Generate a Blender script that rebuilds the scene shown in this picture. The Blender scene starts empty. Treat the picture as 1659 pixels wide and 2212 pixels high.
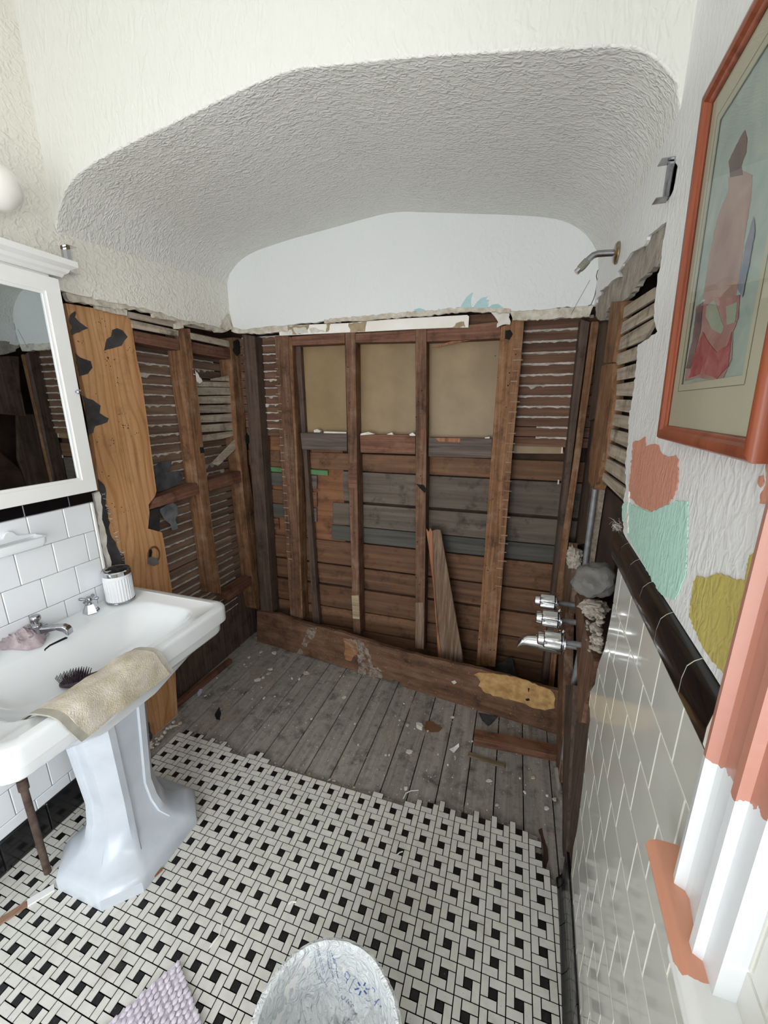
import bpy, bmesh, math, random
from mathutils import Vector, Matrix, noise
from mathutils.bvhtree import BVHTree
from mathutils.geometry import tessellate_polygon
R = random.Random(7)
SC = bpy.context.scene

# ------------------------------------------------------------------ camera
F = 865.966
CAM = Vector((1.60476, -1.08356, 1.60102))
RW = [Vector((0.9513, 0.30828, -0.00068)), Vector((0.07798, -0.24278, -0.96694)), Vector((-0.29825, 0.91979, -0.255))]
cd = bpy.data.cameras.new('camera'); cam = bpy.data.objects.new('camera', cd); SC.collection.objects.link(cam)
cd.sensor_fit = 'HORIZONTAL'; cd.sensor_width = 36.0; cd.lens = F / 1659 * 36.0
cd.clip_start = 0.02; cd.clip_end = 60
rt, up, bk = RW[0], -RW[1], -RW[2]
cam.matrix_world = Matrix(((rt.x, up.x, bk.x, CAM.x), (rt.y, up.y, bk.y, CAM.y), (rt.z, up.z, bk.z, CAM.z), (0, 0, 0, 1)))
SC.camera = cam

# ------------------------------------------------------------------ world, daylight, exposure
W = bpy.data.worlds.new('sky'); SC.world = W; W.use_nodes = True
bgn = W.node_tree.nodes['Background']
bgn.inputs[0].default_value = (0.965, 0.985, 1.0, 1); bgn.inputs[1].default_value = 6.6
def portal(name, loc, rot, sx, sy):
    l = bpy.data.lights.new(name, 'AREA'); l.shape = 'RECTANGLE'; l.size = sx; l.size_y = sy
    l.cycles.is_portal = True
    o = bpy.data.objects.new(name, l); o.location = loc; o.rotation_euler = rot; SC.collection.objects.link(o)
WIN1 = (-1.66, -0.742, 1.05, 2.30)      # right-hand window beside the camera: y0 y1 z0 z1
REAR_OPENING = (0.35, 1.60, 0.03, 2.10)        # unseen opening behind the camera, added and shaped to light the vault: x0 x1 z0 z1
YR = -2.45
portal('sky_portal', (1.97, (WIN1[0]+WIN1[1])/2, (WIN1[2]+WIN1[3])/2), (0, math.pi/2, 0), WIN1[3]-WIN1[2], WIN1[1]-WIN1[0])
portal('sky_portal', ((REAR_OPENING[0]+REAR_OPENING[1])/2, YR-.1, (REAR_OPENING[2]+REAR_OPENING[3])/2), (math.pi/2, 0, 0), REAR_OPENING[1]-REAR_OPENING[0], REAR_OPENING[3]-REAR_OPENING[2])  # portal of the added opening behind the camera
vs = SC.view_settings
vs.view_transform = 'Standard'; vs.look = 'None'; vs.exposure = -0.08; vs.gamma = 1.0; vs.use_curve_mapping = False
SC.cycles.use_denoising = True
SC.cycles.max_bounces = 6; SC.cycles.diffuse_bounces = 4; SC.cycles.glossy_bounces = 3
SC.cycles.use_adaptive_sampling = True; SC.cycles.adaptive_threshold = 0.08

# ------------------------------------------------------------------ geometry helpers
XR, YB, YH, ZT = 1.884, 1.02, 0.105, 3.0
def ray(u, v):
    a, b = (u - 829.5) / F, (v - 1106) / F
    return RW[0] * a + RW[1] * b + RW[2]
class Plane:
    """a real surface of the room; at(u, v) is the point of it a measured image point belongs to"""
    def __init__(s, p, n): s.p = Vector(p); s.n = Vector(n).normalized()
    def at(s, u, v):
        d = ray(u, v); t = (s.p - CAM).dot(s.n) / d.dot(s.n); return CAM + d * t
    def off(s, k): return Plane(s.p + s.n * k, s.n)
def PX(x): return Plane((x, 0, 0), (1 if x < 1 else -1, 0, 0))
def PY(y): return Plane((0, y, 0), (0, -1, 0))
def PZ(z): return Plane((0, 0, z), (0, 0, 1))
def P3(a, b, c, toward=CAM):
    a, b, c = Vector(a), Vector(b), Vector(c); n = (b - a).cross(c - a)
    if n.dot(toward - a) < 0: n = -n
    return Plane(a, n)
SLR = 0.05
PRF = Plane((XR, 0, 0), (-1, SLR, 0))          # front stretch of the right wall runs slightly inward
def xr(y): return XR + SLR * min(y, 0.0)
PRA = PX(XR)

WL = {}                                       # object -> world location
def finish(name, bm, mat, parent=None, smooth=False, recentre=True, bevel=0):
    if bevel:
        bmesh.ops.remove_doubles(bm, verts=bm.verts, dist=1e-6)
        bmesh.ops.bevel(bm, geom=[e for e in bm.edges if e.is_manifold and e.calc_face_angle(0) > .6], offset=bevel, segments=1, affect='EDGES', clamp_overlap=True)
    bmesh.ops.recalc_face_normals(bm, faces=bm.faces)
    base = Vector((0, 0, 0))
    if recentre and bm.verts:
        xs = [v.co.x for v in bm.verts]; ys = [v.co.y for v in bm.verts]; zs = [v.co.z for v in bm.verts]
        base = Vector(((min(xs)+max(xs))/2, (min(ys)+max(ys))/2, min(zs)))
        bmesh.ops.translate(bm, verts=bm.verts, vec=-base)
    if smooth:
        for f in bm.faces: f.smooth = True
    me = bpy.data.meshes.new(name); bm.to_mesh(me); bm.free()
    if isinstance(mat, (list, tuple)):
        for m in mat: me.materials.append(m)
    else: me.materials.append(mat)
    if smooth == 'auto' or smooth is True:
        try: me.set_sharp_from_angle(angle=math.radians(40))
        except Exception: pass
    return link(name, me, base, parent)
def link(name, me, base, parent):
    o = bpy.data.objects.new(name, me); SC.collection.objects.link(o); WL[o.name] = base.copy()
    if parent is not None:
        o.parent = parent; o.location = base - WL[parent.name]
    else: o.location = base
    return o
def tag(o, label=None, cat=None, group=None, kind=None):
    if label: o['label'] = label
    if cat: o['category'] = cat
    if group: o['group'] = group
    if kind: o['kind'] = kind
    return o
def thing(name, label, cat, loc, group=None):
    o = bpy.data.objects.new(name, None); SC.collection.objects.link(o); o.location = loc; o.empty_display_size = .05
    WL[o.name] = Vector(loc); return tag(o, label, cat, group)
def struct(name, label=None):
    o = bpy.data.objects.new(name, None); SC.collection.objects.link(o); WL[o.name] = Vector((0, 0, 0))
    o['kind'] = 'structure'
    if label: o['label'] = label
    return o
def BM(): return bmesh.new()
def add_poly(bm, pts, d):
    """closed outline pts, extruded by vector d"""
    d = Vector(d); a = [bm.verts.new(p) for p in pts]; b = [bm.verts.new(Vector(p) + d) for p in pts]; n = len(pts)
    for tri in tessellate_polygon([[Vector(p) for p in pts]]):
        try: bm.faces.new([a[i] for i in tri]); bm.faces.new([b[i] for i in reversed(tri)])
        except ValueError: pass
    for i in range(n):
        bm.faces.new((a[i], b[i], b[(i+1) % n], a[(i+1) % n]))
def add_box(bm, x0, x1, y0, y1, z0, z1, M=None):
    co = [(x, y, z) for x in (x0, x1) for y in (y0, y1) for z in (z0, z1)]
    v = [bm.verts.new(M @ Vector(c) if M else c) for c in co]
    for f in ((0,1,3,2), (4,6,7,5), (0,4,5,1), (2,3,7,6), (0,2,6,4), (1,5,7,3)): bm.faces.new([v[i] for i in f])
def add_tube(bm, pts, rad, seg=12, caps=True):
    pts = [Vector(p) for p in pts]; n = len(pts); rr = rad if isinstance(rad, (list, tuple)) else [rad]*n
    rings = []; prev = None
    for i, p in enumerate(pts):
        t = (pts[min(i+1, n-1)] - pts[max(i-1, 0)]).normalized()
        if prev is None: a = t.orthogonal().normalized()
        else: a = (prev - t * prev.dot(t)).normalized()
        prev = a; b = t.cross(a)
        rings.append([bm.verts.new(p + (a*math.cos(k*2*math.pi/seg) + b*math.sin(k*2*math.pi/seg))*rr[i]) for k in range(seg)])
    for i in range(n-1):
        for k in range(seg): bm.faces.new((rings[i][k], rings[i][(k+1) % seg], rings[i+1][(k+1) % seg], rings[i+1][k]))
    if caps: bm.faces.new(rings[0][::-1]); bm.faces.new(rings[-1])
def add_lathe(bm, prof, c, ax=Vector((0,0,1)), seg=24, close=True, phase=0):
    """prof: list of (radius, height) turned about axis ax through c"""
    ax = Vector(ax).normalized(); a = ax.orthogonal().normalized(); b = ax.cross(a); c = Vector(c); rings = []
    for r, h in prof:
        rings.append([bm.verts.new(c + ax*h + (a*math.cos(phase+k*2*math.pi/seg) + b*math.sin(phase+k*2*math.pi/seg))*max(r, 1e-4)) for k in range(seg)])
    for i in range(len(rings)-1):
        for k in range(seg): bm.faces.new((rings[i][k], rings[i][(k+1) % seg], rings[i+1][(k+1) % seg], rings[i+1][k]))
    if close: bm.faces.new(rings[0][::-1]); bm.faces.new(rings[-1])
def add_loft(bm, rings, closed=True, cap0=False, cap1=False):
    V = [[bm.verts.new(p) for p in r] for r in rings]; n = len(V[0])
    for i in range(len(V)-1):
        for k in range(n if closed else n-1):
            bm.faces.new((V[i][k], V[i][(k+1) % n], V[i+1][(k+1) % n], V[i+1][k]))
    if cap0: bm.faces.new(V[0][::-1])
    if cap1: bm.faces.new(V[-1])
    return V
def jag(pts, step, amp, seed=1, closed=False):
    """break a measured polyline into ragged short runs"""
    r = random.Random(seed); out = []; n = len(pts)
    for i in range(n if closed else n-1):
        (x0, y0), (x1, y1) = pts[i], pts[(i+1) % n]; L = math.hypot(x1-x0, y1-y0); k = max(1, int(L/step)); out.append((x0, y0))
        nx, ny = -(y1-y0)/(L+1e-6), (x1-x0)/(L+1e-6)
        for j in range(1, k):
            t = (j + r.uniform(-.3, .3))/k; d = r.uniform(-amp, amp); out.append((x0+(x1-x0)*t+nx*d, y0+(y1-y0)*t+ny*d))
    if not closed: out.append(pts[-1])
    return out
def slab(name, px, plane, depth, mat, parent, bevel=0, label=None):
    """a flat piece whose face lies on a plane of the room and which has its own thickness"""
    bm = BM(); add_poly(bm, [plane.at(*p) for p in px], -plane.n*depth)
    o = finish(name, bm, mat, parent, bevel=bevel)
    if label: o['label'] = label
    return o
def crop(s, ox, oy): return lambda L: [(ox + x/s, oy + y/s) for x, y in L]
k1 = crop(3.16, 0, 500); k2 = crop(3.19, 0, 1080); k3 = crop(3.386, 130, 620); k4 = crop(3.318, 300, 1000); k5 = crop(2.765, 560, 660)
k6 = crop(3.072, 900, 640); k7 = crop(2.765, 640, 1080); k8 = crop(2.968, 1100, 1040); k9 = crop(2.9625, 300, 1350); k10 = crop(3.318, 800, 1400)
k11 = crop(5.53, 1180, 1130); k12 = crop(5.925, 1180, 480); k13 = crop(3.107, 1380, 1500); k14 = crop(3.814, 1340, 900); k15 = crop(4.608, 540, 2020)
k16 = crop(2.01, 1300, 0); k17 = crop(4.879, 0, 1200); k18 = crop(3.107, 0, 1500); k19 = crop(2.0, 830, 0)

# ------------------------------------------------------------------ materials
def lin(c):
    if isinstance(c, str): c = tuple(int(c[i:i+2], 16)/255 for i in (0, 2, 4))
    return tuple((x/12.92 if x <= .04045 else ((x+.055)/1.055)**2.4) for x in c) + (1,)
class NT:
    def __init__(s, name):
        s.m = bpy.data.materials.new(name); s.m.use_nodes = True; s.t = s.m.node_tree; s.b = s.t.nodes['Principled BSDF']
    def n(s, ty, **kw):
        q = s.t.nodes.new(ty)
        for k, v in kw.items(): setattr(q, k, v)
        return q
    def l(s, a, b): s.t.links.new(a, b)
def coords(nt, stretch=(1,1,1), rand=True):
    tc = nt.n('ShaderNodeTexCoord'); mp = nt.n('ShaderNodeMapping'); mp.inputs['Scale'].default_value = stretch
    nt.l(tc.outputs['Object'], mp.inputs['Vector'])
    if rand:
        oi = nt.n('ShaderNodeObjectInfo'); mu = nt.n('ShaderNodeMath', operation='MULTIPLY'); mu.inputs[1].default_value = 37.0
        nt.l(oi.outputs['Random'], mu.inputs[0]); nt.l(mu.outputs[0], mp.inputs['Location'])
    return mp.outputs[0]
def ramp(nt, src, stops):
    r = nt.n('ShaderNodeValToRGB'); e = r.color_ramp.elements
    while len(e) < len(stops): e.new(.5)
    for q, (p, c) in zip(e, stops): q.position = p; q.color = c
    nt.l(src, r.inputs[0]); return r.outputs[0]
def noise_n(nt, vec, scale, detail=4, rough=.55, dist=0):
    q = nt.n('ShaderNodeTexNoise'); q.inputs['Scale'].default_value = scale; q.inputs['Detail'].default_value = detail
    q.inputs['Roughness'].default_value = rough; q.inputs['Distortion'].default_value = dist; nt.l(vec, q.inputs['Vector']); return q.outputs[0]
def mixc(nt, fac, a, b, blend='MIX'):
    q = nt.n('ShaderNodeMix', data_type='RGBA', blend_type=blend)
    for s, v in ((0, fac), (6, a), (7, b)):
        if isinstance(v, (int, float, tuple)): q.inputs[s].default_value = v
        else: nt.l(v, q.inputs[s])
    return q.outputs[2]
def bump(nt, h, strength, dist):
    q = nt.n('ShaderNodeBump'); q.inputs['Strength'].default_value = strength; q.inputs['Distance'].default_value = dist
    nt.l(h, q.inputs['Height']); nt.l(q.outputs[0], nt.b.inputs['Normal'])
def plain(name, c1, c2=None, scale=10, rough=.6, metal=0, bs=0, bscale=60, bd=.002, spec=.5, coat=0, rand=True, detail=4):
    nt = NT(name); v = coords(nt, rand=rand)
    if c2: nt.l(ramp(nt, noise_n(nt, v, scale, detail), [(.35, lin(c1)), (.68, lin(c2))]), nt.b.inputs['Base Color'])
    else: nt.b.inputs['Base Color'].default_value = lin(c1)
    nt.b.inputs['Roughness'].default_value = rough; nt.b.inputs['Metallic'].default_value = metal
    nt.b.inputs['Specular IOR Level'].default_value = spec; nt.b.inputs['Coat Weight'].default_value = coat
    if bs: bump(nt, noise_n(nt, v, bscale, 3), bs, bd)
    return nt.m
def wood(name, dark, mid, light, axis, fine=55, rough=.75, stain=None, stain_amt=.5, bs=.35, vary=.35, specks=0, knots=False, grime=.7):
    nt = NT(name); st = [fine]*3; st['xyz'.index(axis)] = fine*.045
    v = coords(nt, tuple(st)); g = noise_n(nt, v, 1.0, 6, .62, .6)
    col = ramp(nt, g, [(.28, lin(dark)), (.5, lin(mid)), (.74, lin(light))])
    oi = nt.n('ShaderNodeObjectInfo'); hs = nt.n('ShaderNodeHueSaturation')
    mr = nt.n('ShaderNodeMapRange'); mr.inputs['To Min'].default_value = 1-vary; mr.inputs['To Max'].default_value = 1+vary
    nt.l(oi.outputs['Random'], mr.inputs[0]); nt.l(mr.outputs[0], hs.inputs['Value']); nt.l(col, hs.inputs['Color']); col = hs.outputs[0]
    v2 = coords(nt, (1,1,1))
    if knots:
        wv = nt.n('ShaderNodeTexWave', bands_direction='Y'); wv.inputs['Scale'].default_value = 12; wv.inputs['Distortion'].default_value = 26; wv.inputs['Detail'].default_value = 1.5; wv.inputs['Detail Scale'].default_value = .45
        nt.l(coords(nt, (1, 1, .22)), wv.inputs['Vector'])
        s = ramp(nt, wv.outputs[1], [(.0, (.38,)*3+(1,)), (.3, (0,0,0,1))]); col = mixc(nt, s, col, lin('8a5a30'))
    if stain:
        q = noise_n(nt, v2, 9, 6, .72); s = ramp(nt, q, [(.52, (0,0,0,1)), (.74, (stain_amt,)*3+(1,))])
        col = mixc(nt, s, col, lin(stain))
        s = ramp(nt, q, [(.30, (grime,)*3+(1,)), (.47, (0,0,0,1))]); col = mixc(nt, s, col, lin('1e1712'))
    if specks:
        s = ramp(nt, noise_n(nt, v2, 95, 2, .5), [(.69, (0,0,0,1)), (.73, (specks,)*3+(1,))])
        col = mixc(nt, s, col, lin('cfcac0'))
    nt.l(col, nt.b.inputs['Base Color']); nt.b.inputs['Roughness'].default_value = rough; nt.b.inputs['Specular IOR Level'].default_value = .3
    bump(nt, g, bs, .003); return nt.m
def stucco(name, c, scale=34, strength=.7, dist=.012, stretch=(1,1,1), rough=.42, c2=None):
    """brushed, dabbed plaster paint: ridged relief"""
    nt = NT(name); v = coords(nt, stretch, rand=False)
    a = noise_n(nt, v, scale, 1.5, .45, .9); b = noise_n(nt, v, scale*.3, 2, .5, .3)
    r1 = ramp(nt, a, [(.40, (0,0,0,1)), (.68, (1,1,1,1))]); r2 = ramp(nt, b, [(.3, (.25,)*3+(1,)), (.6, (1,)*4)])
    h = mixc(nt, 1.0, r1, r2, 'MULTIPLY')
    bump(nt, h, strength, dist)
    if c2: nt.l(ramp(nt, noise_n(nt, v, 3, 3), [(.35, lin(c)), (.7, lin(c2))]), nt.b.inputs['Base Color'])
    else: nt.b.inputs['Base Color'].default_value = lin(c)
    nt.b.inputs['Roughness'].default_value = rough; return nt.m

m_vault = stucco('vault_plaster', 'e3e2dc', 58, .44, .011, (.9, 1.7, 1), .33)
m_header = stucco('header_plaster', 'e3e3dc', 34, .26, .009, (1.7, 1, .7), .45)
m_left = stucco('left_wall_plaster', 'e8e5db', 54, .40, .008, (1, 1, 1), .42)
m_back = stucco('back_plaster', 'e5e8e7', 38, .22, .006, (1.3, 1, .8), .5)
m_rightp = stucco('right_wall_plaster', 'e6e6e6', 52, .20, .008, (1, 1.4, .8), .40)
m_salmon = stucco('salmon_paint', 'd3957f', 52, .20, .008, (1, 1.4, .8), .38)
m_mint = stucco('mint_paint', 'bde6d8', 52, .20, .008, (1, 1.4, .8), .38)
m_olive = stucco('olive_paint', 'c2b468', 52, .20, .008, (1, 1.4, .8), .30)
m_scratch = plain('scratch_coat', '8d857b', 'b0a89c', 18, .95, bs=.9, bscale=45, bd=.012)
m_broken = plain('broken_plaster', 'b9ae9c', 'ded8cc', 30, .95, bs=.8, bscale=60, bd=.008)
m_whitechip = plain('white_plaster_chip', 'cfcac0', 'efece6', 14, .9, bs=.5, bscale=90, bd=.004)
m_key = plain('plaster_key', 'a39c93', 'cfcac2', 26, .95, bs=.9, bscale=70, bd=.006)
m_strip = plain('old_board_with_white_paint', 'efeae0', 'f7f4ee', 9, .7)
m_stripbare = plain('bare_patch', '9c8a6d', 'b3a184', 30, .9)

m_stud = wood('old_stud', '402d22', '694c3a', '8a6a54', 'z', 60, .75, 'a8937f', .4, .45, .14)
m_studl = wood('weathered_stud', '523824', '7d593e', '9e7858', 'z', 60, .75, 'b8a48c', .4, .45, .12)
m_studd = wood('dark_stud', '3d302a', '57473e', '6d5a4e', 'z', 60, .8, '80705f', .25, .35, .14)
m_blockx = wood('red_brown_block', '4c3429', '74503f', '946c54', 'x', 55, .75, 'a08a74', .3, .4, .16)
m_blocky = wood('red_brown_block_y', '4a3228', '6f4c3d', '8a6350', 'y', 55, .75, 'a08a74', .3, .4, .16)
m_blockg = wood('grey_block', '423c38', '665a53', '807167', 'x', 60, .8, None, 0, .45, .16)
m_side = wood('brown_siding', '49342a', '6c4e39', '846349', 'x', 26, .72, '54483f', .5, .2, .15)
m_sideg = wood('grey_siding', '4f4740', '6a6056', '7e7266', 'x', 26, .75, '6f5646', .4, .2, .1)
m_sided = wood('dark_grey_siding', '40403e', '55544f', '686660', 'x', 34, .75, None, 0, .2, .1)
m_sideo = wood('orange_brown_board', '6b4630', '8a5f42', '9c7252', 'x', 26, .75, '63493a', .4, .25, .12)
m_lathb = wood('brown_lath', '4a352b', '6b4f40', '85654f', 'x', 45, .8, None, 0, .3, .18)
m_lathby = wood('brown_lath_y', '58473c', '786253', '927b67', 'y', 45, .8, None, 0, .3, .18)
m_lathg = wood('grey_lath', '7f7262', 'a6998a', 'c2b5a2', 'y', 60, .9, '655a4d', .6, .5, .12)
m_pine = wood('pine_board', 'b07f52', 'c49468', 'd0a67c', 'z', 34, .6, 'b48658', .4, .1, .02, knots=True, grime=.25)
m_piner = wood('pine_knot', '43290f', '5e3f24', '765233', 'z', 30, .6)
m_plank = wood('subfloor_plank', '817c75', '9b968f', 'afa9a1', 'y', 40, .85, '5a554d', .85, .3, .07, specks=.85)
m_curb = wood('long_dark_plank', '4c3629', '6c4f3d', '83644f', 'x', 26, .7, '8d7866', .45, .25, .03, specks=.3)
m_curbtop = wood('plank_torn_edge', '6a4730', '8f6547', 'a87d5c', 'x', 60, .8)
m_fibre = plain('torn_fibre', 'a8814f', 'd0ab74', 24, .95, bs=.8, bscale=60, bd=.006)
m_lean = wood('leaning_plank', '52413a', '77614f', 'a08c78', 'z', 50, .8, None, 0, .6, .1)
m_leanr = wood('red_splinter', '6a4432', '8f6248', 'a87c5a', 'z', 50, .8)
m_frag = wood('lath_fragment', '6f604c', '9a8a70', 'b5a488', 'x', 60, .9)
m_tan = plain('tan_hardboard', '836d4b', '97805c', 6, .45, bs=.05, bscale=200, bd=.001, detail=8)
m_green = plain('green_painted_wood', '4f7a50', '5f8c5c', 12, .7)
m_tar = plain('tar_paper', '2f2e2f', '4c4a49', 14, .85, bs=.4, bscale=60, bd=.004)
m_black = plain('near_black', '0f0e0e', '1b1918', 20, .95)  # near-black colour for openings, pits and black scraps
m_felt = plain('grey_felt_paper', '36373a', '55575a', 22, .9, bs=.5, bscale=120, bd=.002)
m_flap = plain('grey_flashing', '5b5e62', '85888c', 22, .7)
m_mortar = plain('grey_mortar', '605d5a', '787571', 9, .95, bs=.6, bscale=40, bd=.006)
m_rubble = plain('mortar_rubble', '938b80', 'b3aba0', 30, .95, bs=.7, bscale=90, bd=.004)
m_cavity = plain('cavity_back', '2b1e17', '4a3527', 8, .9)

m_tilew = plain('white_wall_tile', 'eff3f7', 'f4f7fa', 5, .12, bs=.05, bscale=25, bd=.003, coat=.3, rand=True)
m_tiler = plain('ivory_wall_tile', 'c9c9c1', 'd2d2ca', 5, .10, bs=.06, bscale=22, bd=.003, coat=.3)
m_tileb = plain('black_tile', '07070a', '0c0c10', 8, .24, bs=.03, bscale=20, bd=.003, coat=.3)
m_grout = plain('grout', '8f8f8c', 'a8a8a4', 40, .95)
m_groutr = plain('cream_grout', 'e2e0d4', 'eceade', 40, .9)
def floor_tile(name, c1, c2, dirt):
    nt = NT(name); tc = nt.n('ShaderNodeNewGeometry'); v = tc.outputs['Position']
    oi = nt.n('ShaderNodeObjectInfo')
    base = ramp(nt, noise_n(nt, v, 30, 4), [(.3, lin(c1)), (.7, lin(c2))])
    d = ramp(nt, noise_n(nt, v, 6.5, 6, .7), [(.56, (0,0,0,1)), (.74, (.65,)*3+(1,))])
    sp = ramp(nt, noise_n(nt, v, 120, 3, .6), [(.66, (0,0,0,1)), (.72, (.5,)*3+(1,))])
    nt.l(mixc(nt, sp, mixc(nt, d, base, lin(dirt)), lin('8a867e')), nt.b.inputs['Base Color'])
    nt.b.inputs['Roughness'].default_value = .33; bump(nt, noise_n(nt, v, 60, 3), .08, .002); return nt.m
m_fw = floor_tile('floor_white', 'd3d2cb', 'e2e1da', 'b5b0a2'); m_fb = floor_tile('floor_black', '0c0b0c', '171517', '4a4743')
m_fgrout = plain('floor_grout', '17151a', '262329', 40, .95)
m_bed = plain('mortar_bed', '6f685e', '8f887b', 30, .95, bs=.5, bscale=70, bd=.004)
m_mark = plain('lath_shadow_mark', '8a7a6a', '9c8c7a', 40, .9)
def dust(name, c, lo, hi, scale):
    nt = NT(name); v = coords(nt); nt.b.inputs['Base Color'].default_value = lin(c); nt.b.inputs['Roughness'].default_value = .95
    nt.l(ramp(nt, noise_n(nt, v, scale, 5, .7), [(lo, (0,0,0,1)), (hi, (.8,)*3+(1,))]), nt.b.inputs['Alpha']); return nt.m
m_dust = dust('plaster_dust', 'beb5a8', .42, .78, 22)

m_por = plain('porcelain', 'eef2f5', 'f3f6f8', 4, .08, coat=.5, rand=False)
m_ped = plain('dusty_porcelain', 'c2cad4', 'd3dae2', 7, .28, coat=.2, bs=.05, bscale=120, bd=.001, detail=8)
m_chrome = plain('chrome', 'dcdde0', rough=.09, metal=1)
m_chromed = plain('dull_chrome', '9c9da1', 'b9babd', 30, .22, metal=1)
m_brass = plain('worn_brass', '9a8358', 'c9c6c0', 40, .3, metal=1)
m_galv = plain('galvanised_pipe', '77777a', '939396', 30, .5, metal=.25)
m_rust = plain('rusty_pipe', '4a3a30', '6a5a50', 30, .6, metal=.4)
m_mirror = plain('mirror', 'c8d0d2', rough=.015, metal=1)
m_paintw = plain('white_paint', 'f0f0ee', 'f5f5f3', 5, .3, bs=.06, bscale=30, bd=.003)
m_globe = plain('opal_glass', 'f2efe8', rough=.12, coat=.5)
m_cup = plain('white_enamel', 'f0f2f5', rough=.15, coat=.4)
m_cloth = plain('mauve_towelling', 'a8969c', 'c9bcc0', 30, .95, bs=.8, bscale=260, bd=.003)
m_towel = plain('beige_towelling', 'c6bb9f', 'e6ddd2', 18, .95, bs=.9, bscale=240, bd=.004, detail=8)
m_hem = plain('grey_hem', 'a8a498', 'b8b4a8', 30, .95)
m_brush = plain('purple_bristle', '2c2028', '44343e', 30, .5)
m_mat = plain('lilac_white_yarn', 'cfc8d6', 'e6e0ea', 30, .95, bs=.5, bscale=200, bd=.002)
m_frame = wood('cherry_frame', '6b3322', '8c4a32', '9c5a40', 'z', 40, .28, None, 0, .1, .03)
m_matb = plain('cream_mat_board', 'd6d3bb', 'dedbc4', 3, .8)
m_wire = plain('rusty_wire', 'b0aaa2', rough=.5, metal=.6)

# ================================================================== SETTING
k20 = crop(2.9625, 560, 600)
def resample(pts, n):
    L = [0]
    for a, b in zip(pts, pts[1:]): L.append(L[-1] + (b-a).length)
    out = []; j = 0
    for i in range(n):
        t = L[-1]*i/(n-1)
        while j < len(pts)-2 and L[j+1] < t: j += 1
        f = (t-L[j])/max(L[j+1]-L[j], 1e-9); out.append(pts[j].lerp(pts[j+1], min(1, f)))
    return out
def smooth_line(pts, it=2):
    for _ in range(it): pts = [pts[0]] + [(pts[i-1] + pts[i]*2 + pts[i+1])/4 for i in range(1, len(pts)-1)] + [pts[-1]]
    return pts
# ---- vaulted alcove ceiling, header wall above the alcove
fp = [(125,478),(127,455),(135,420),(150,395),(175,368),(230,335),(300,300),(400,253),(500,203),(560,177),(600,160),(640,148),(700,142),(800,133),(900,122),(1000,116),(1100,110),(1200,106),(1300,101),(1350,99),(1380,103),(1410,117),(1440,145),(1460,175),(1475,205)]
bp = [(497,600),(503,580),(515,565),(535,550),(560,539),(620,519),(700,497),(780,475),(820,464),(850,458),(880,457),(900,458),(1000,461),(1100,464),(1170,468),(1210,474),(1245,488),(1272,512),(1290,540),(1299,570)]
front = [PY(YH).at(*p) for p in fp]; back = [PY(YB).at(*p) for p in bp]
for L in (front, back):
    L[0].x = 0.0; L[-1].x = XR + .001
    for p in L: p.x = min(max(p.x, 0), XR + .001)
N = 72
front = smooth_line(resample(front, N), 2); back = smooth_line(resample(back, N), 2)
front[0].z -= .03; back[0].z -= .03; front[-1].z -= .03; back[-1].z -= .03
def outward(L, d):
    out = []
    for i, p in enumerate(L):
        t = (L[min(i+1, len(L)-1)] - L[max(i-1, 0)]).normalized(); n = Vector((-t.z, 0, t.x)); out.append(p + n*d)
    return out
ceil_ = struct('ceiling')
bm = BM(); rings = []
for a in (0, 25, 50, 75, 90):
    q = math.radians(a); rr = .005
    rings.append([p + Vector((0, rr*(1-math.cos(q)), 0)) for p in outward(front, rr*(1-math.sin(q)))])
for k in range(1, 25):
    t = k/24; rings.append([Vector((f.x*(1-t)+b.x*t, (YH+.005)*(1-t)+(YB+.01)*t, f.z*(1-t)+b.z*t)) for f, b in zip(front, back)])
add_loft(bm, rings, closed=False)
vault = finish('vault', bm, m_vault, ceil_, smooth=True, recentre=False)
bm = BM(); add_box(bm, -.1, 2.1, YR-.1, YH, ZT, ZT+.05); finish('flat_ceiling', bm, m_header, ceil_, recentre=False)

wh = struct('wall_header')
edge = outward(front, .005)
for p in edge: p.x = min(max(p.x, -.02), XR+.03)
bm = BM(); outl = [Vector((-.02, YH, ZT)), Vector((-.02, YH, edge[0].z))] + edge + [Vector((XR+.03, YH, edge[-1].z)), Vector((XR+.03, YH, ZT))]
outl = [Vector((p.x, YH, p.z)) for p in outl]
add_poly(bm, outl, (0, .003, 0)); finish('plaster', bm, m_header, wh, recentre=False)

# ---- shells added to close the cavities and stop light leaks
wl, wb, wr, fl = struct('wall_left'), struct('wall_back'), struct('wall_right'), struct('floor')
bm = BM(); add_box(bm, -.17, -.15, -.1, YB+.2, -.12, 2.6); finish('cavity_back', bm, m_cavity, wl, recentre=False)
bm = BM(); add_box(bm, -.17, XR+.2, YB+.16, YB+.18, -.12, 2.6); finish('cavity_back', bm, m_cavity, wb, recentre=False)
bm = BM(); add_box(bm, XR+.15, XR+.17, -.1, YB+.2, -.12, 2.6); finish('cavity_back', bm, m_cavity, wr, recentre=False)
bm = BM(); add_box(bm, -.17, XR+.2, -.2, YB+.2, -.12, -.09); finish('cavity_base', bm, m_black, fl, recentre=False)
bm = BM(); add_box(bm, -.17, XR+.2, YH+.02, YB+.2, 2.72, 2.74); finish('cavity_top', bm, m_cavity, ceil_, recentre=False)

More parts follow.
